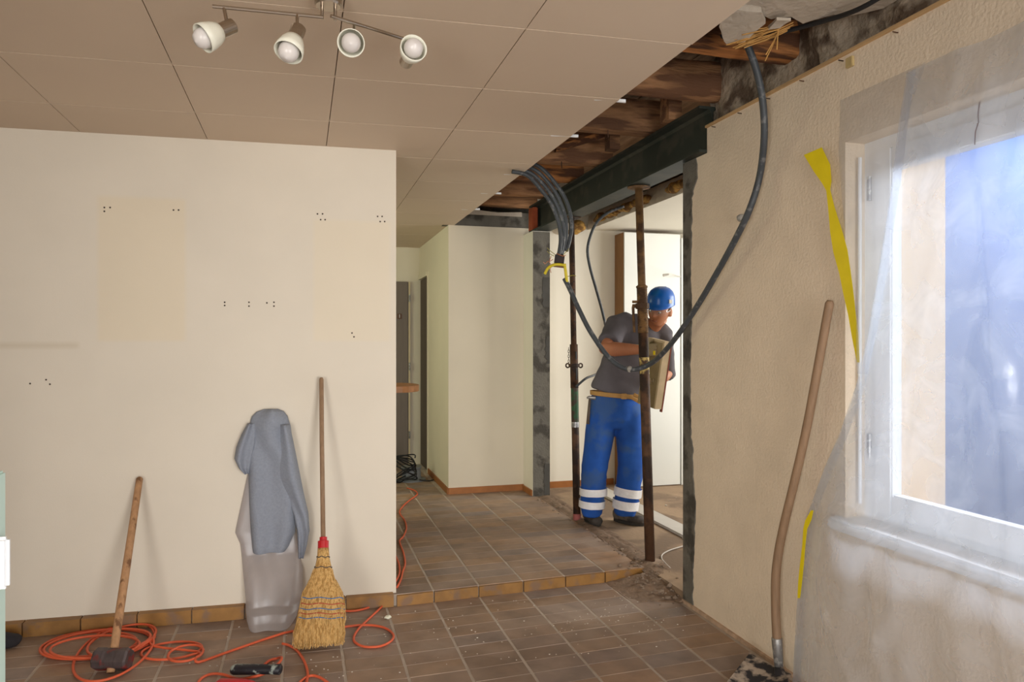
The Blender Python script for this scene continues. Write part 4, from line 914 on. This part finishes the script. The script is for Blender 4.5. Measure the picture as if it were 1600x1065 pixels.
obj('yellow_sleeve', tube(BM(), spline([P(882, 412, 4.53), P(884, 425, 4.53), P(886, 442, 4.54)], 5), 0.010, 8), M_ys, jb, smooth=True)
obj('base_rim', tube(BM(), [c + RT * -0.034 + UP * -0.035, c + RT * 0.028 + UP * -0.042], 0.016, 10, squash=0.6), pm('pink_brown_plastic', (120, 86, 72), 0.1, 20, 0.6), jb)
for pts, m in (([(868, 398), (860, 392), (855, 387)], M_yg), ([(866, 400), (860, 397), (855, 392)], M_yg), ([(880, 398), (886, 392), (889, 388)], M_yg), ([(864, 405), (859, 408), (861, 400)], M_cu), ([(862, 416), (857, 408), (852, 412), (849, 409)], M_cu), ([(886, 432), (895, 430), (900, 431)], M_yg), ([(864, 412), (860, 420), (861, 426)], M_cu), ([(870, 396), (880, 400), (884, 398)], M_cu)):
    obj('wire', tube(BM(), spline([P(x, y, 4.53) for x, y in pts], 4), 0.0022, 5), m, jb)

# ---- kitchen cabinet and edge panel
cab = thing('tall_cabinet', 'tall white cabinet with brown chipboard side standing in the kitchen', 'cabinet', (2.88, 6.29, 0.052))
obj('side_panel', box(BM(), 2.875, 2.893, 6.30, 6.498, 0.052, 2.43), M_cabside, cab)
obj('body', box(BM(), 2.893, 3.462, 6.308, 6.498, 0.052, 2.43), M_cabside, cab)
obj('door', rbox(2.878, 3.455, 6.286, 6.306, 0.06, 2.43, 0.002), M_cab, cab)
tag(obj('cabinet_panel', rbox(3.47, 4.1, 6.29, 6.498, 0.052, 2.40, 0.002), M_cab), 'narrow white panel beside the tall cabinet, at the stucco wall edge', 'panel')

# ---- hall: counter end, cable reel
ct = thing('counter', 'rounded wooden counter end jutting out behind the partition', 'counter', (0.45, 5.6, STEP))
pts = [(-0.6, 5.35, 1.045), (0.70, 5.35, 1.045)] + [(0.70 + 0.155 * math.sin(a * math.pi / 10), 5.60 - 0.25 * math.cos(a * math.pi / 10), 1.045) for a in range(0, 11)] + [(-0.6, 5.85, 1.045)]
obj('top', prism(BM(), pts, (0, 0, 0.045)), pm('orange_brown_veneer', (164, 112, 66), 0.12, 6, 0.5, stretch=(2, 8, 8)), ct)
obj('support', box(BM(), -0.6, 0.3, 5.45, 5.75, STEP, 1.045), M_white, ct)
reel = thing('cable_reel', 'grey drum with tangled black cable on the hall floor', 'cable reel', (1.03, 7.15, STEP))
rc = Vector((1.03, 7.2, STEP)); M_gd = pm('grey_plastic_drum', (128, 132, 136), 0.06, 10, 0.5)
obj('drum', lathe(BM(), [(0, 0), (0.14, 0), (0.14, 0.012), (0.095, 0.02), (0.09, 0.11), (0.1, 0.125), (0.1, 0.135), (0, 0.135)], rc, (0, 0, 1), 28), M_gd, reel)
pts = []
for k in range(150):
    a = k * 0.33; pts.append(rc + Vector((-0.09 + 0.11 * math.cos(a) + 0.05 * nz((k, 0, 0), 0.17), -0.10 + 0.06 * math.sin(a * 0.9) + 0.04 * nz((0, k, 0), 0.15), 0.13 + 0.12 * math.sin(a * 0.47 + 1) + 0.03 * nz((k, k, 0), 0.2))))
for p in pts: p.z = max(p.z, STEP + 0.008)
obj('black_cable', tube(BM(), pts, 0.0065, 7), M_black, reel, smooth=True)
obj('plug', tube(BM(), [rc + Vector((0.0, -0.11, 0.12)), rc + Vector((0.02, -0.10, 0.17))], [0.022, 0.018], 10), M_black, reel)
obj('lead', tube(BM(), spline([rc + Vector((0.06, -0.12, 0.02)), rc + Vector((0.14, -0.14, 0.01)), rc + Vector((0.2, -0.1, 0.008))], 6), 0.006, 7), M_black, reel)

# ---- rubble and dirt along the demolished wall
bm = BM(); G = []
for i in range(40):
    y = 3.58 + 2.55 * i / 39; row = []
    for k in range(13):
        x = 1.955 + 0.20 * k / 12; e = math.sin(math.pi * k / 12)
        near = 1.0 if y > 4.0 else 0.55
        z = (0.05 if y > 4.0 else 0.0 + 0.05 * max(0, (y - 3.58) / 0.42)) + e * (0.016 + 0.02 * abs(nz((x * 9, y * 4, 0), 2))) * near - 0.012 * math.exp(-((x - 2.08) / 0.012) ** 2)
        row.append(bm.verts.new((x, y, z)))
    G.append(row)
for a, b in zip(G, G[1:]):
    for k in range(12): bm.faces.new((a[k], a[k + 1], b[k + 1], b[k]))
def stufft(o, label, cat): tag(o, label, cat); o['kind'] = 'stuff'; return o
stufft(obj('dirt', bm, pm('brown_wall_dirt', (128, 106, 88), 0.25, 20, 0.95, bump=0.8, bscale=50, coord='World'), smooth=True), 'ridge of brown dirt where the demolished wall stood', 'dirt')
bm = BM(); G = []
for i in range(25):
    row = []
    for k in range(25):
        x = 1.66 + 0.37 * k / 24; y = 3.56 + 0.5 * i / 24; t = max(0, min(1, (x - 1.70) / 0.3)) * max(0, min(1, (y - 3.58) / 0.3))
        z = -0.004 + 0.062 * t * (0.8 + 0.35 * nz((x, y, 0), 16)); row.append(bm.verts.new((x, y + 0.03 * nz((x, 0, 0), 9), z)))
    G.append(row)
for a, b in zip(G, G[1:]):
    for k in range(24): bm.faces.new((a[k], a[k + 1], b[k + 1], b[k]))
stufft(obj('dirt', bm, pm('brown_wall_dirt', (128, 106, 88)), smooth=True), 'slope of dirt and dust spilling off the end of the step', 'dirt')
bm = BM()
for k in range(150):
    y = random.uniform(3.6, 6.0) if k < 90 else random.uniform(3.58, 4.1); x = 1.99 + random.uniform(-0.06, 0.13) if k < 90 else random.uniform(1.84, 2.0)
    r = random.uniform(0.003, 0.009) if k % 6 else random.uniform(0.01, 0.018)
    z = 0.062 if y > 4.02 else 0.065 * max(0, min(1, (x - 1.70) / 0.3)) * min(1, (y - 3.58) / 0.3)
    b2 = BM(); blob(b2, (0, 0, 0), r * random.uniform(0.8, 1.6), r, r * 0.7, sub=1); jitter(b2, r * 0.6, 60, k)
    tm = bpy.data.meshes.new('t'); bmesh.ops.translate(b2, vec=(x, y, z + r * 0.3), verts=b2.verts); b2.to_mesh(tm); b2.free(); bm.from_mesh(tm); bpy.data.meshes.remove(tm)
stufft(obj('rubble', bm, M_rub), 'small stones and mortar crumbs strewn along the wall line', 'rubble')
bm = BM()
for k in range(220):
    x, y = random.uniform(-0.5, 1.95), random.uniform(3.1, 3.9)
    if k > 150: x, y = random.gauss(1.5, 0.18), random.gauss(3.5, 0.1)
    if k > 200: x, y = random.uniform(2.15, 3.2), random.uniform(4.4, 6.2)
    r = random.uniform(0.0015, 0.004) * (2.5 if k > 200 else 1); z0 = 0.053 if k > 200 else 0.0
    if x > 1.97 and k <= 200: continue
    b2 = bmesh.ops.create_icosphere(bm, subdivisions=1, radius=r)
    for v in b2['verts']: v.co = Vector((v.co.x * 1.3, v.co.y, v.co.z * 0.7)) + Vector((x, y, z0 + r * 0.5))
stufft(obj('crumbs', bm, pm('pale_plaster_crumb', (190, 178, 164), 0.2, 30, 0.9)), 'pale plaster crumbs scattered over the tiled floor', 'crumbs')

# ================================================================== THE WORKER
D0 = 5.42
M_skin = pm('tanned_skin', (176, 116, 84), 0.08, 14, 0.55, bump=0.05, bscale=120)
M_shirt = pm('dark_grey_tshirt', (96, 92, 98), 0.12, 10, 0.95, bump=0.25, bscale=140, bdist=0.003)
M_jean = pm('blue_work_trousers', (34, 84, 168), 0.16, 9, 0.9, bump=0.25, bscale=160, bdist=0.003, spots=(58, 92, 150), sscale=6, samt=0.4)
M_refl = pm('silver_reflective_band', (236, 236, 240), 0.06, 26, 0.35, metal=0.0, bump=0.3, bscale=50)
M_boot = pm('dusty_dark_boot', (70, 64, 60), 0.25, 18, 0.8, spots=(112, 100, 88), sscale=9, samt=0.45)
M_sole = pm('boot_sole', (58, 54, 50), 0.15, 18, 0.9)
M_helm = pm('blue_helmet_plastic', (14, 96, 190), 0.06, 6, 0.28, spots=(40, 110, 188), sscale=9, samt=0.2)
M_belt = pm('tan_leather_belt', (182, 140, 82), 0.12, 16, 0.7)
M_glove = pm('beige_work_glove', (186, 172, 144), 0.12, 16, 0.9, bump=0.2, bscale=80)
M_hair = pm('dark_short_hair', (44, 36, 30), 0.2, 60, 0.9)
def foot(px, py): return atZ(px, py, 0.056)
man = thing('person', 'worker in blue helmet, grey t-shirt and blue trousers with reflective bands, leaning over', 'person', (2.19, 5.05, 0.052))
def J(px, py, dd=0.0): return P(px, py, D0 + dd)
PXM = F_PX / D0
def rr(px, depth=None): r = px / PXM; return (r, depth if depth else r)
# head frame
hfw = (-FW * 0.80 - RT * 0.56 - UP * 0.24).normalized(); hup = (UP * 1.0 - FW * 0.22 + RT * 0.10); hup = (hup - hfw * hup.dot(hfw)).normalized(); hrt = hfw.cross(hup).normalized()
HM = Matrix((hrt, hfw, hup)).transposed()                   # local x = its side, y = face, z = up
HC = J(1030.5, 484, -0.16)
def head_bm(bm):
    r = bmesh.ops.create_icosphere(bm, subdivisions=5, radius=1.0)
    for v in r['verts']:
        d = v.co.copy(); x, y, z = d.x * 0.077, d.y * 0.098, d.z * 0.118
        if z < 0: f = 1 - 0.30 * min(1, -z / 0.118) ** 1.3; x *= f                            # jaw
        if z < -0.02 and y < 0: y *= 1 - 0.35 * min(1, -z / 0.1)                               # nape
        if d.y > 0:
            g = lambda cx, cz, sx, sz: math.exp(-((x - cx) / sx) ** 2 - ((z - cz) / sz) ** 2)
            y -= 0.010 * (g(0.033, 0.006, 0.016, 0.012) + g(-0.033, 0.006, 0.016, 0.012))      # eye sockets
            y += 0.007 * (g(0.03, 0.027, 0.022, 0.008) + g(-0.03, 0.027, 0.022, 0.008))        # brow
            y += 0.022 * g(0, -0.022, 0.012, 0.016) + 0.012 * g(0, 0.0, 0.010, 0.02)           # nose
            y += 0.006 * (g(0.012, -0.028, 0.007, 0.007) + g(-0.012, -0.028, 0.007, 0.007))
            y += 0.006 * g(0, -0.056, 0.020, 0.006) + 0.006 * g(0, -0.067, 0.017, 0.006) - 0.004 * g(0, -0.0615, 0.024, 0.003)   # lips
            y += 0.010 * g(0, -0.098, 0.022, 0.016)                                            # chin
            y += 0.004 * (g(0.045, -0.025, 0.02, 0.02) + g(-0.045, -0.025, 0.02, 0.02))
        v.co = HC + HM @ Vector((x, y, z))
    for sg in (-1, 1):
        c = HC + HM @ Vector((sg * 0.080, -0.008, -0.008)); m = HM @ Matrix.Rotation(sg * 0.35, 3, 'Z')
        blob(bm, c, 0.010, 0.020, 0.033, m, 3); blob(bm, c + HM @ Vector((sg * 0.004, -0.004, -0.02)), 0.007, 0.012, 0.012, m, 2)
# arms
shR, elR, wrR = J(966, 508, -0.05), J(946, 545, -0.24), J(1004, 546, -0.38)
shL, elL, wrL = J(1038, 520, 0.0), J(1043, 583, -0.02), J(1026, 596, -0.30)
bm = BM(); head_bm(bm)
nk0 = HC + HM @ Vector((0, -0.025, -0.06)); nk1 = J(1018, 512, -0.02)
tube(bm, [nk0, nk0.lerp(nk1, 0.5), nk1, J(1008, 522, 0.0)], [0.058, 0.055, 0.06, 0.075], 18)
tube(bm, [J(1010, 508), J(998, 525), J(985, 552), J(974, 580), J(966, 610), J(964, 634)], [(0.12, 0.07), (0.17, 0.10), (0.165, 0.105), (0.15, 0.10), (0.145, 0.10), (0.155, 0.105)], 22, ref=FW)
tube(bm, [J(990, 510), shR, shR.lerp(elR, 0.5), elR, elR.lerp(wrR, 0.25), elR.lerp(wrR, 0.6), wrR], [0.06, 0.062, 0.052, 0.048, 0.052, 0.043, 0.032], 16)
tube(bm, [J(1015, 512), shL, shL.lerp(elL, 0.5), elL, elL.lerp(wrL, 0.3), elL.lerp(wrL, 0.65), wrL], [0.06, 0.058, 0.05, 0.044, 0.046, 0.038, 0.03], 16)
hipL_, knL_, anL_ = J(944, 655), J(929, 732, -0.03), J(924.5, 800, 0.06)
hipR_, knR_, anR_ = J(984, 655), J(985, 730, -0.05), J(977, 798, 0.0)
for h_, k_, a_ in ((hipL_, knL_, anL_), (hipR_, knR_, anR_)):
    tube(bm, [h_ + UP * 0.08, h_, h_.lerp(k_, 0.5), k_, k_.lerp(a_, 0.3), k_.lerp(a_, 0.8), a_], [0.07, 0.085, 0.072, 0.056, 0.055, 0.04, 0.038], 16)
body = objm('body', remesh(bm, 0.0055, 3), M_skin, man, smooth=True)
# face details
for sg in (-1, 1):
    e = obj('eye', blob(BM(), HC + HM @ Vector((sg * 0.032, 0.078, 0.005)), 0.012, 0.011, 0.0085, HM, 3), pm('eye_white', (206, 196, 186), 0.02, 10, 0.3), man, smooth=True)
    obj('iris', blob(BM(), HC + HM @ Vector((sg * 0.032 , 0.0875, 0.003)), 0.005, 0.003, 0.005, HM, 2), pm('dark_iris', (40, 26, 18), 0.05, 10, 0.3), e, smooth=True)
    pts = [HC + HM @ Vector((sg * x, y, z)) for x, y, z in ((0.014, 0.0925, 0.024), (0.028, 0.0915, 0.030), (0.042, 0.084, 0.029), (0.05, 0.077, 0.024))]
    obj('eyebrow', tube(BM(), pts, [0.0025, 0.004, 0.0035, 0.002], 8), M_hair, man, smooth=True)
pts = [HC + HM @ Vector((x, y, z)) for x, y, z in ((-0.022, 0.085, -0.062), (-0.01, 0.0935, -0.0605), (0, 0.0955, -0.061), (0.01, 0.0935, -0.0605), (0.022, 0.085, -0.062))]
obj('mouth', tube(BM(), pts, [0.001, 0.0035, 0.004, 0.0035, 0.001], 8), pm('brown_lips', (140, 76, 62), 0.05, 20, 0.5), man, smooth=True)
bm = BM(); r = bmesh.ops.create_icosphere(bm, subdivisions=4, radius=1.0)
kill = []
for v in r['verts']:
    d = v.co.copy()
    keep = (d.y < 0.25 and d.z > -0.45 and not (d.y > -0.15 and d.z < -0.05)) or d.z > 0.45
    v.co = HC + HM @ Vector((d.x * 0.0795, d.y * 0.100 - 0.002, d.z * 0.119))
    if not keep: kill.append(v)
bmesh.ops.delete(bm, geom=kill, context='VERTS'); obj('hair', bm, M_hair, man, smooth=True)
# helmet
bm = BM(); rings = []; prof = [(0.0, 0.134), (0.03, 0.132), (0.06, 0.123), (0.085, 0.103), (0.101, 0.075), (0.108, 0.045), (0.110, 0.018), (0.113, 0.012)]
hb = HC + HM @ Vector((0, -0.006, 0.034))
for r_, h_ in prof:
    rings.append([])
    for k in range(40):
        a = 2 * math.pi * k / 40; x, y = math.cos(a) * r_ * 0.90, math.sin(a) * r_ * 1.08
        if h_ < 0.014 and math.sin(a) > 0.1: y += 0.034 * math.sin(a) ** 1.2 * (1 if r_ > 0.112 else 0)     # peak
        rdg = 0.004 * math.exp(-(x / 0.008) ** 2) if 0.02 < h_ < 0.13 else 0
        zz = h_ - (0.012 * max(0, math.sin(a)) if h_ < 0.014 else 0) 
        rings[-1].append(bm.verts.new(hb + HM @ Vector((x, y, zz + rdg))))
for a, b in zip(rings, rings[1:]):
    for k in range(40): bm.faces.new((a[k], b[k], b[(k + 1) % 40], a[(k + 1) % 40]))
bmesh.ops.remove_doubles(bm, verts=bm.verts, dist=0.0005)
hm = obj('helmet', bm, M_helm, man, smooth=True); sol = hm.modifiers.new('s', 'SOLIDIFY'); sol.thickness = 0.003
st = hb + HM @ Vector((-0.086, 0.045, 0.05)); sn = (HM @ Vector((-0.9, 0.4, 0.3))).normalized()
bm = BM(); s1_ = sn.orthogonal().normalized(); s2_ = sn.cross(s1_)
prism(bm, [st + s1_ * 0.018, st + s2_ * 0.018, st - s1_ * 0.018, st - s2_ * 0.018], sn * 0.009); obj('sticker', bm, pm('pale_sticker', (214, 210, 196), 0.05, 20, 0.4), hm)
# safety glasses
bm = BM(); G = []
for i in range(21):
    a = math.radians(-75 + 150 * i / 20); row = []
    for z, rr_ in ((0.026, 1.0), (0.012, 1.03), (-0.004, 1.03), (-0.018, 0.99)):
        row.append(bm.verts.new(HC + HM @ Vector((math.sin(a) * 0.079 * rr_, 0.022 + math.cos(a) * 0.086 * rr_, z))))
    G.append(row)
for a, b in zip(G, G[1:]):
    for k in range(3): bm.faces.new((a[k], a[k + 1], b[k + 1], b[k]))
gg = obj('safety_glasses', bm, M_lens, man, smooth=True)
for sg in (-1, 1):
    obj('temple', tube(BM(), [HC + HM @ Vector((sg * 0.077, 0.045, 0.008)), HC + HM @ Vector((sg * 0.082, -0.01, 0.012))], 0.003, 6), pm('clear_grey_plastic', (190, 186, 182), 0.03, 10, 0.3), gg)
# t-shirt: torso and sleeves grown into one garment with folds
bm = BM()
tube(bm, [J(1019, 505, 0.0), J(1012, 510), J(1003, 521), J(994, 538), J(984, 560), J(974, 583), J(965, 605), J(961, 617)], [rr(15, 0.065), rr(29, 0.085), rr(41, 0.115), rr(42, 0.13), rr(40, 0.13), rr(39, 0.127), rr(40, 0.13), rr(40, 0.13)], 30, ref=FW)
tube(bm, [J(996, 512, -0.02), J(975, 505, -0.04), shR + RT * -0.01, shR.lerp(elR, 0.45), shR.lerp(elR, 0.78)], [0.07, 0.085, 0.088, 0.082, 0.08], 18)
tube(bm, [J(1018, 512), J(1034, 518), shL + RT * 0.0, shL.lerp(elL, 0.5), shL.lerp(elL, 0.98), J(1045, 588)], [0.06, 0.068, 0.064, 0.060, 0.058, 0.056], 18)
def fold(co):
    return 0.006 * nz((co.x * 1.0 + co.z * 1.2, co.y, co.z * 0.8), 11, 3) + 0.004 * math.sin(60 * (co.z + 0.7 * co.x) + 4 * nz(co, 5, 1)) * max(0, nz(co, 6, 8) + 0.2)
objm('t_shirt', remesh(bm, 0.011, 5, fold), M_shirt, man, smooth=True)
# trousers
bm = BM()
tube(bm, [J(962, 613), J(962, 625), J(962, 640), J(963, 656), J(964, 668)], [rr(36, 0.118), rr(38.5, 0.128), rr(41, 0.133), rr(42, 0.125), rr(28, 0.09)], 28, ref=FW)
for cl in ([(942, 642, 0), (938, 668, 0), (934, 695, -0.01), (929, 730, -0.02), (927, 766, 0.02), (924.5, 790, 0.05), (925, 803, 0.06)], [(983, 642, 0), (985, 668, 0), (985.5, 695, -0.02), (985.5, 730, -0.04), (981, 766, -0.01), (977.5, 790, 0.0), (976, 804, 0.0)]):
    tube(bm, [J(*c) for c in cl], [rr(21, 0.11), rr(22.5, 0.112), rr(22, 0.108), rr(20.5, 0.10), rr(19, 0.092), rr(18, 0.086), rr(16.5, 0.08)], 22, ref=FW)
def fold2(co):
    lo = 1.0 if co.z < 0.32 else 0.5
    return lo * 0.005 * math.sin(95 * co.z + 14 * co.x + 5 * nz(co, 6, 2)) * max(0, 0.25 + nz(co, 5, 4)) + 0.006 * nz((co.x, co.y, co.z * 0.45), 13, 6)
tr_ = objm('trousers', remesh(bm, 0.0105, 4, fold2), M_jean, man, smooth=True)
for cx, y0, y1, hw, dd, cx2 in ((927, 761, 772.5, 20.6, 0.02, 927), (925, 780.5, 791.5, 19.4, 0.045, 924.5), (981.8, 761, 774, 20.2, -0.01, 980), (978.5, 780, 793.5, 19.4, 0.0, 977)):
    b_ = BM(); n_ = 5
    tube(b_, [J(cx + (cx2 - cx) * k / n_, y0 + (y1 - y0) * k / n_, dd) for k in range(n_ + 1)], [(hw / PXM + 0.006, 0.104)] * (n_ + 1), 40, cap=False, ref=FW)
    for v in b_.verts: v.co += (v.co - J(cx, (y0 + y1) / 2, dd)).normalized() * (0.003 * nz(v.co, 30, 3))
    o = obj('reflective_band', b_, M_refl, tr_, smooth=True)
# belt, tied end, hammer loop
bl_ = []
for k in range(41):
    a = 2 * math.pi * k / 40; c = J(962, 616) + RT * 0 - UP * 0.016 * math.cos(a)
    bl_.append(c + RT * (math.cos(a) * (39.5 / PXM)) + FW * (math.sin(a) * 0.142) + UP * (0.010 * math.cos(a)) * 0)
bm = BM(); tube(bm, bl_, [(0.0035, 0.017)] * 41, 10, cap=False, ref=UP)
belt = obj('belt', bm, M_belt, man, smooth=True)
obj('buckle', rbox(-0.022, 0.022, -0.006, 0.006, -0.02, 0.02, 0.004), M_belt, belt).matrix_local = Matrix.Translation(J(975, 619, -0.152) - Vector((0, 0, 0))) @ Matrix.Rotation(-YAW, 4, 'Z')
obj('loose_end', tube(BM(), spline([J(974, 618, -0.155), J(985, 620, -0.16), J(996, 626, -0.16), J(1000, 628, -0.15), J(1001, 622, -0.145), J(990, 616, -0.145)], 6), [(0.003, 0.013)] * 31, 8, ref=UP), M_belt, belt, smooth=True)
# boots
def boot(heel, toe, name):
    d = (toe - heel); d.z = 0; L_ = d.length; d.normalize(); b = BM(); z0 = 0.054
    tube(b, [heel + d * t * L_ + UP * h_ for t, h_ in ((-0.02, 0.05), (0.06, 0.052), (0.25, 0.052), (0.45, 0.046), (0.68, 0.040), (0.88, 0.036), (1.0, 0.028))], [(0.02, 0.03), (0.040, 0.046), (0.043, 0.05), (0.043, 0.044), (0.049, 0.038), (0.045, 0.034), (0.022, 0.02)], 18, ref=UP)
    tube(b, [heel + d * 0.28 * L_ + UP * 0.05, heel + d * 0.24 * L_ + UP * 0.10, heel + d * 0.2 * L_ + UP * 0.15], [0.048, 0.047, 0.05], 16)
    for v in b.verts: v.co.z = max(v.co.z, 0.068)
    me = remesh(b, 0.007, 3); bo = objm('boot', me, M_boot, man, smooth=True)
    s_ = BM(); pts = []
    for k in range(24):
        a = 2 * math.pi * k / 24; t = 0.5 + 0.52 * math.cos(a); w = 0.048 * math.sin(a) * (0.85 + 0.25 * math.sin(math.pi * min(1, max(0, t))) if True else 1)
        pts.append(Vector((heel.x, heel.y, z0)) + d * t * L_ + Vector((-d.y, d.x, 0)) * w)
    prism(s_, pts, (0, 0, 0.022)); obj('sole', s_, M_sole, bo)
    for t in (0.42, 0.5, 0.58):
        c = heel + d * t * L_ + UP * (0.098 - 0.02 * (t - 0.42) / 0.16); sd = Vector((-d.y, d.x, 0))
        obj('lace', tube(BM(), [c - sd * 0.025 - UP * 0.006, c, c + sd * 0.025 - UP * 0.006], 0.003, 6), M_sole, bo)
hl = foot(916, 812); tl_ = foot(936, 823.5); boot(Vector((hl.x, hl.y, 0.056)), Vector((tl_.x, tl_.y, 0.056)), 'l')
hl = foot(960, 812); tl_ = foot(1006, 821); boot(Vector((hl.x, hl.y, 0.056)), Vector((tl_.x, tl_.y, 0.056)), 'r')
# gloved hands: palm and five bent fingers
def hand(wrist, fwd, palm_n, sidev, curl, name='glove'):
    b = BM(); fwd = fwd.normalized(); sidev = (sidev - fwd * sidev.dot(fwd)).normalized(); pn = fwd.cross(sidev).normalized()
    if pn.dot(palm_n) < 0: pn = -pn
    tube(b, [wrist - fwd * 0.05, wrist, wrist + fwd * 0.03, wrist + fwd * 0.075, wrist + fwd * 0.09], [(0.037, 0.034), (0.034, 0.027), (0.040, 0.021), (0.044, 0.018), (0.040, 0.014)], 14, ref=pn)
    for k, (off, ln) in enumerate(((-0.034, 0.062), (-0.0115, 0.075), (0.0115, 0.080), (0.034, 0.070))):
        p = wrist + fwd * 0.082 + sidev * off; pts = [p - fwd * 0.02, p]; dcur = fwd.copy()
        for seg, fr in enumerate((0.42, 0.32, 0.26)):
            dcur = (dcur + pn * curl * (0.7 + 0.3 * seg)).normalized(); p = p + dcur * ln * fr; pts.append(p)
        tube(b, pts, [0.0098, 0.0100, 0.0095, 0.0088, 0.0070], 9)
    p = wrist + fwd * 0.025 + sidev * 0.036; d1_ = (fwd * 0.6 + sidev * 0.75 + pn * 0.35).normalized(); p1 = p + d1_ * 0.035; d2_ = (fwd * 0.9 + sidev * 0.2 + pn * 0.5).normalized()
    tube(b, [p - d1_ * 0.02, p, p1, p1 + d2_ * 0.03], [0.014, 0.0135, 0.0115, 0.008], 10)
    return objm('glove', remesh(b, 0.0042, 2), M_glove, man, smooth=True)
hand(wrR, wrR - elR, -FW * -1, UP, 0.55)
hand(wrL, wrL - elL, UP, -RT, 0.6)
# board held in front of the chest
bo_a, bo_b, bo_c = P(1036, 536, 4.93), P(1021, 638, 4.98), P(1008, 545, 5.10)
e1 = (bo_b - bo_a); e2 = (bo_c - bo_a); e2 = (e2 - e1 * (e2.dot(e1) / e1.length_squared)); nn_ = e1.cross(e2).normalized()
if nn_.dot(FW) < 0: nn_ = -nn_
brd = thing('mortar_board', 'shallow wooden tray tilted on edge, held against the worker behind the prop', 'tray', bo_b)
M_tray = pm('cement_stained_wood', (150, 132, 100), 0.12, 12, 0.85, bump=0.2); M_trayE = pm('pale_wood_edge', (198, 178, 146), 0.1, 12, 0.8)
obj('panel', prism(BM(), [bo_a, bo_b, bo_b + e2, bo_a + e2], nn_ * 0.012), M_tray, brd)
u1 = e1.normalized(); u2 = e2.normalized()
obj('rim', prism(BM(), [bo_a - u2 * 0.016, bo_b - u2 * 0.016, bo_b, bo_a], nn_ * 0.055), M_trayE, brd)
obj('rim', prism(BM(), [bo_a - u1 * 0.014 - u2 * 0.016, bo_a - u2 * 0.016, bo_a + e2, bo_a + e2 - u1 * 0.014], nn_ * 0.055), M_trayE, brd)
obj('back_edge', prism(BM(), [bo_a - u2 * 0.016, bo_b - u2 * 0.016, bo_b, bo_a], nn_ * 0.012).__class__ and prism(BM(), [bo_a + nn_ * 0.055 - u2 * 0.018, bo_b + nn_ * 0.055 - u2 * 0.018 + u1 * 0.02, bo_b + nn_ * 0.055 + u1 * 0.02, bo_a + nn_ * 0.055], nn_ * 0.01), pm('red_brown_paint', (122, 58, 44), 0.1, 12, 0.7), brd)
obj('yellow_mark', rbox(-0.008, 0.008, -0.004, 0.004, -0.014, 0.014, 0.002), M_yellow, brd).location = P(1022, 551, 4.93) - Vector(brd.location) + Vector(brd.location) * 0
# hammer in the belt
hmr = thing('claw_hammer', 'claw hammer hanging from the worker\'s belt', 'hammer', J(921, 650, -0.08))
a = J(921.5, 622, -0.10); b = J(918.5, 662, -0.09)
obj('handle', tube(BM(), [a, a.lerp(b, 0.6), b], [0.008, 0.011, 0.012], 10), pm('grey_hammer_handle', (92, 80, 70), 0.1, 12, 0.6), hmr, smooth=True)
obj('head', tube(BM(), [a + RT * -0.022 + UP * 0.004, a + RT * -0.006 + UP * 0.006, a + RT * 0.02 + UP * 0.004, a + RT * 0.04 + UP * 0.002], [0.006, 0.012, 0.013, 0.016], 10), M_metal, hmr)
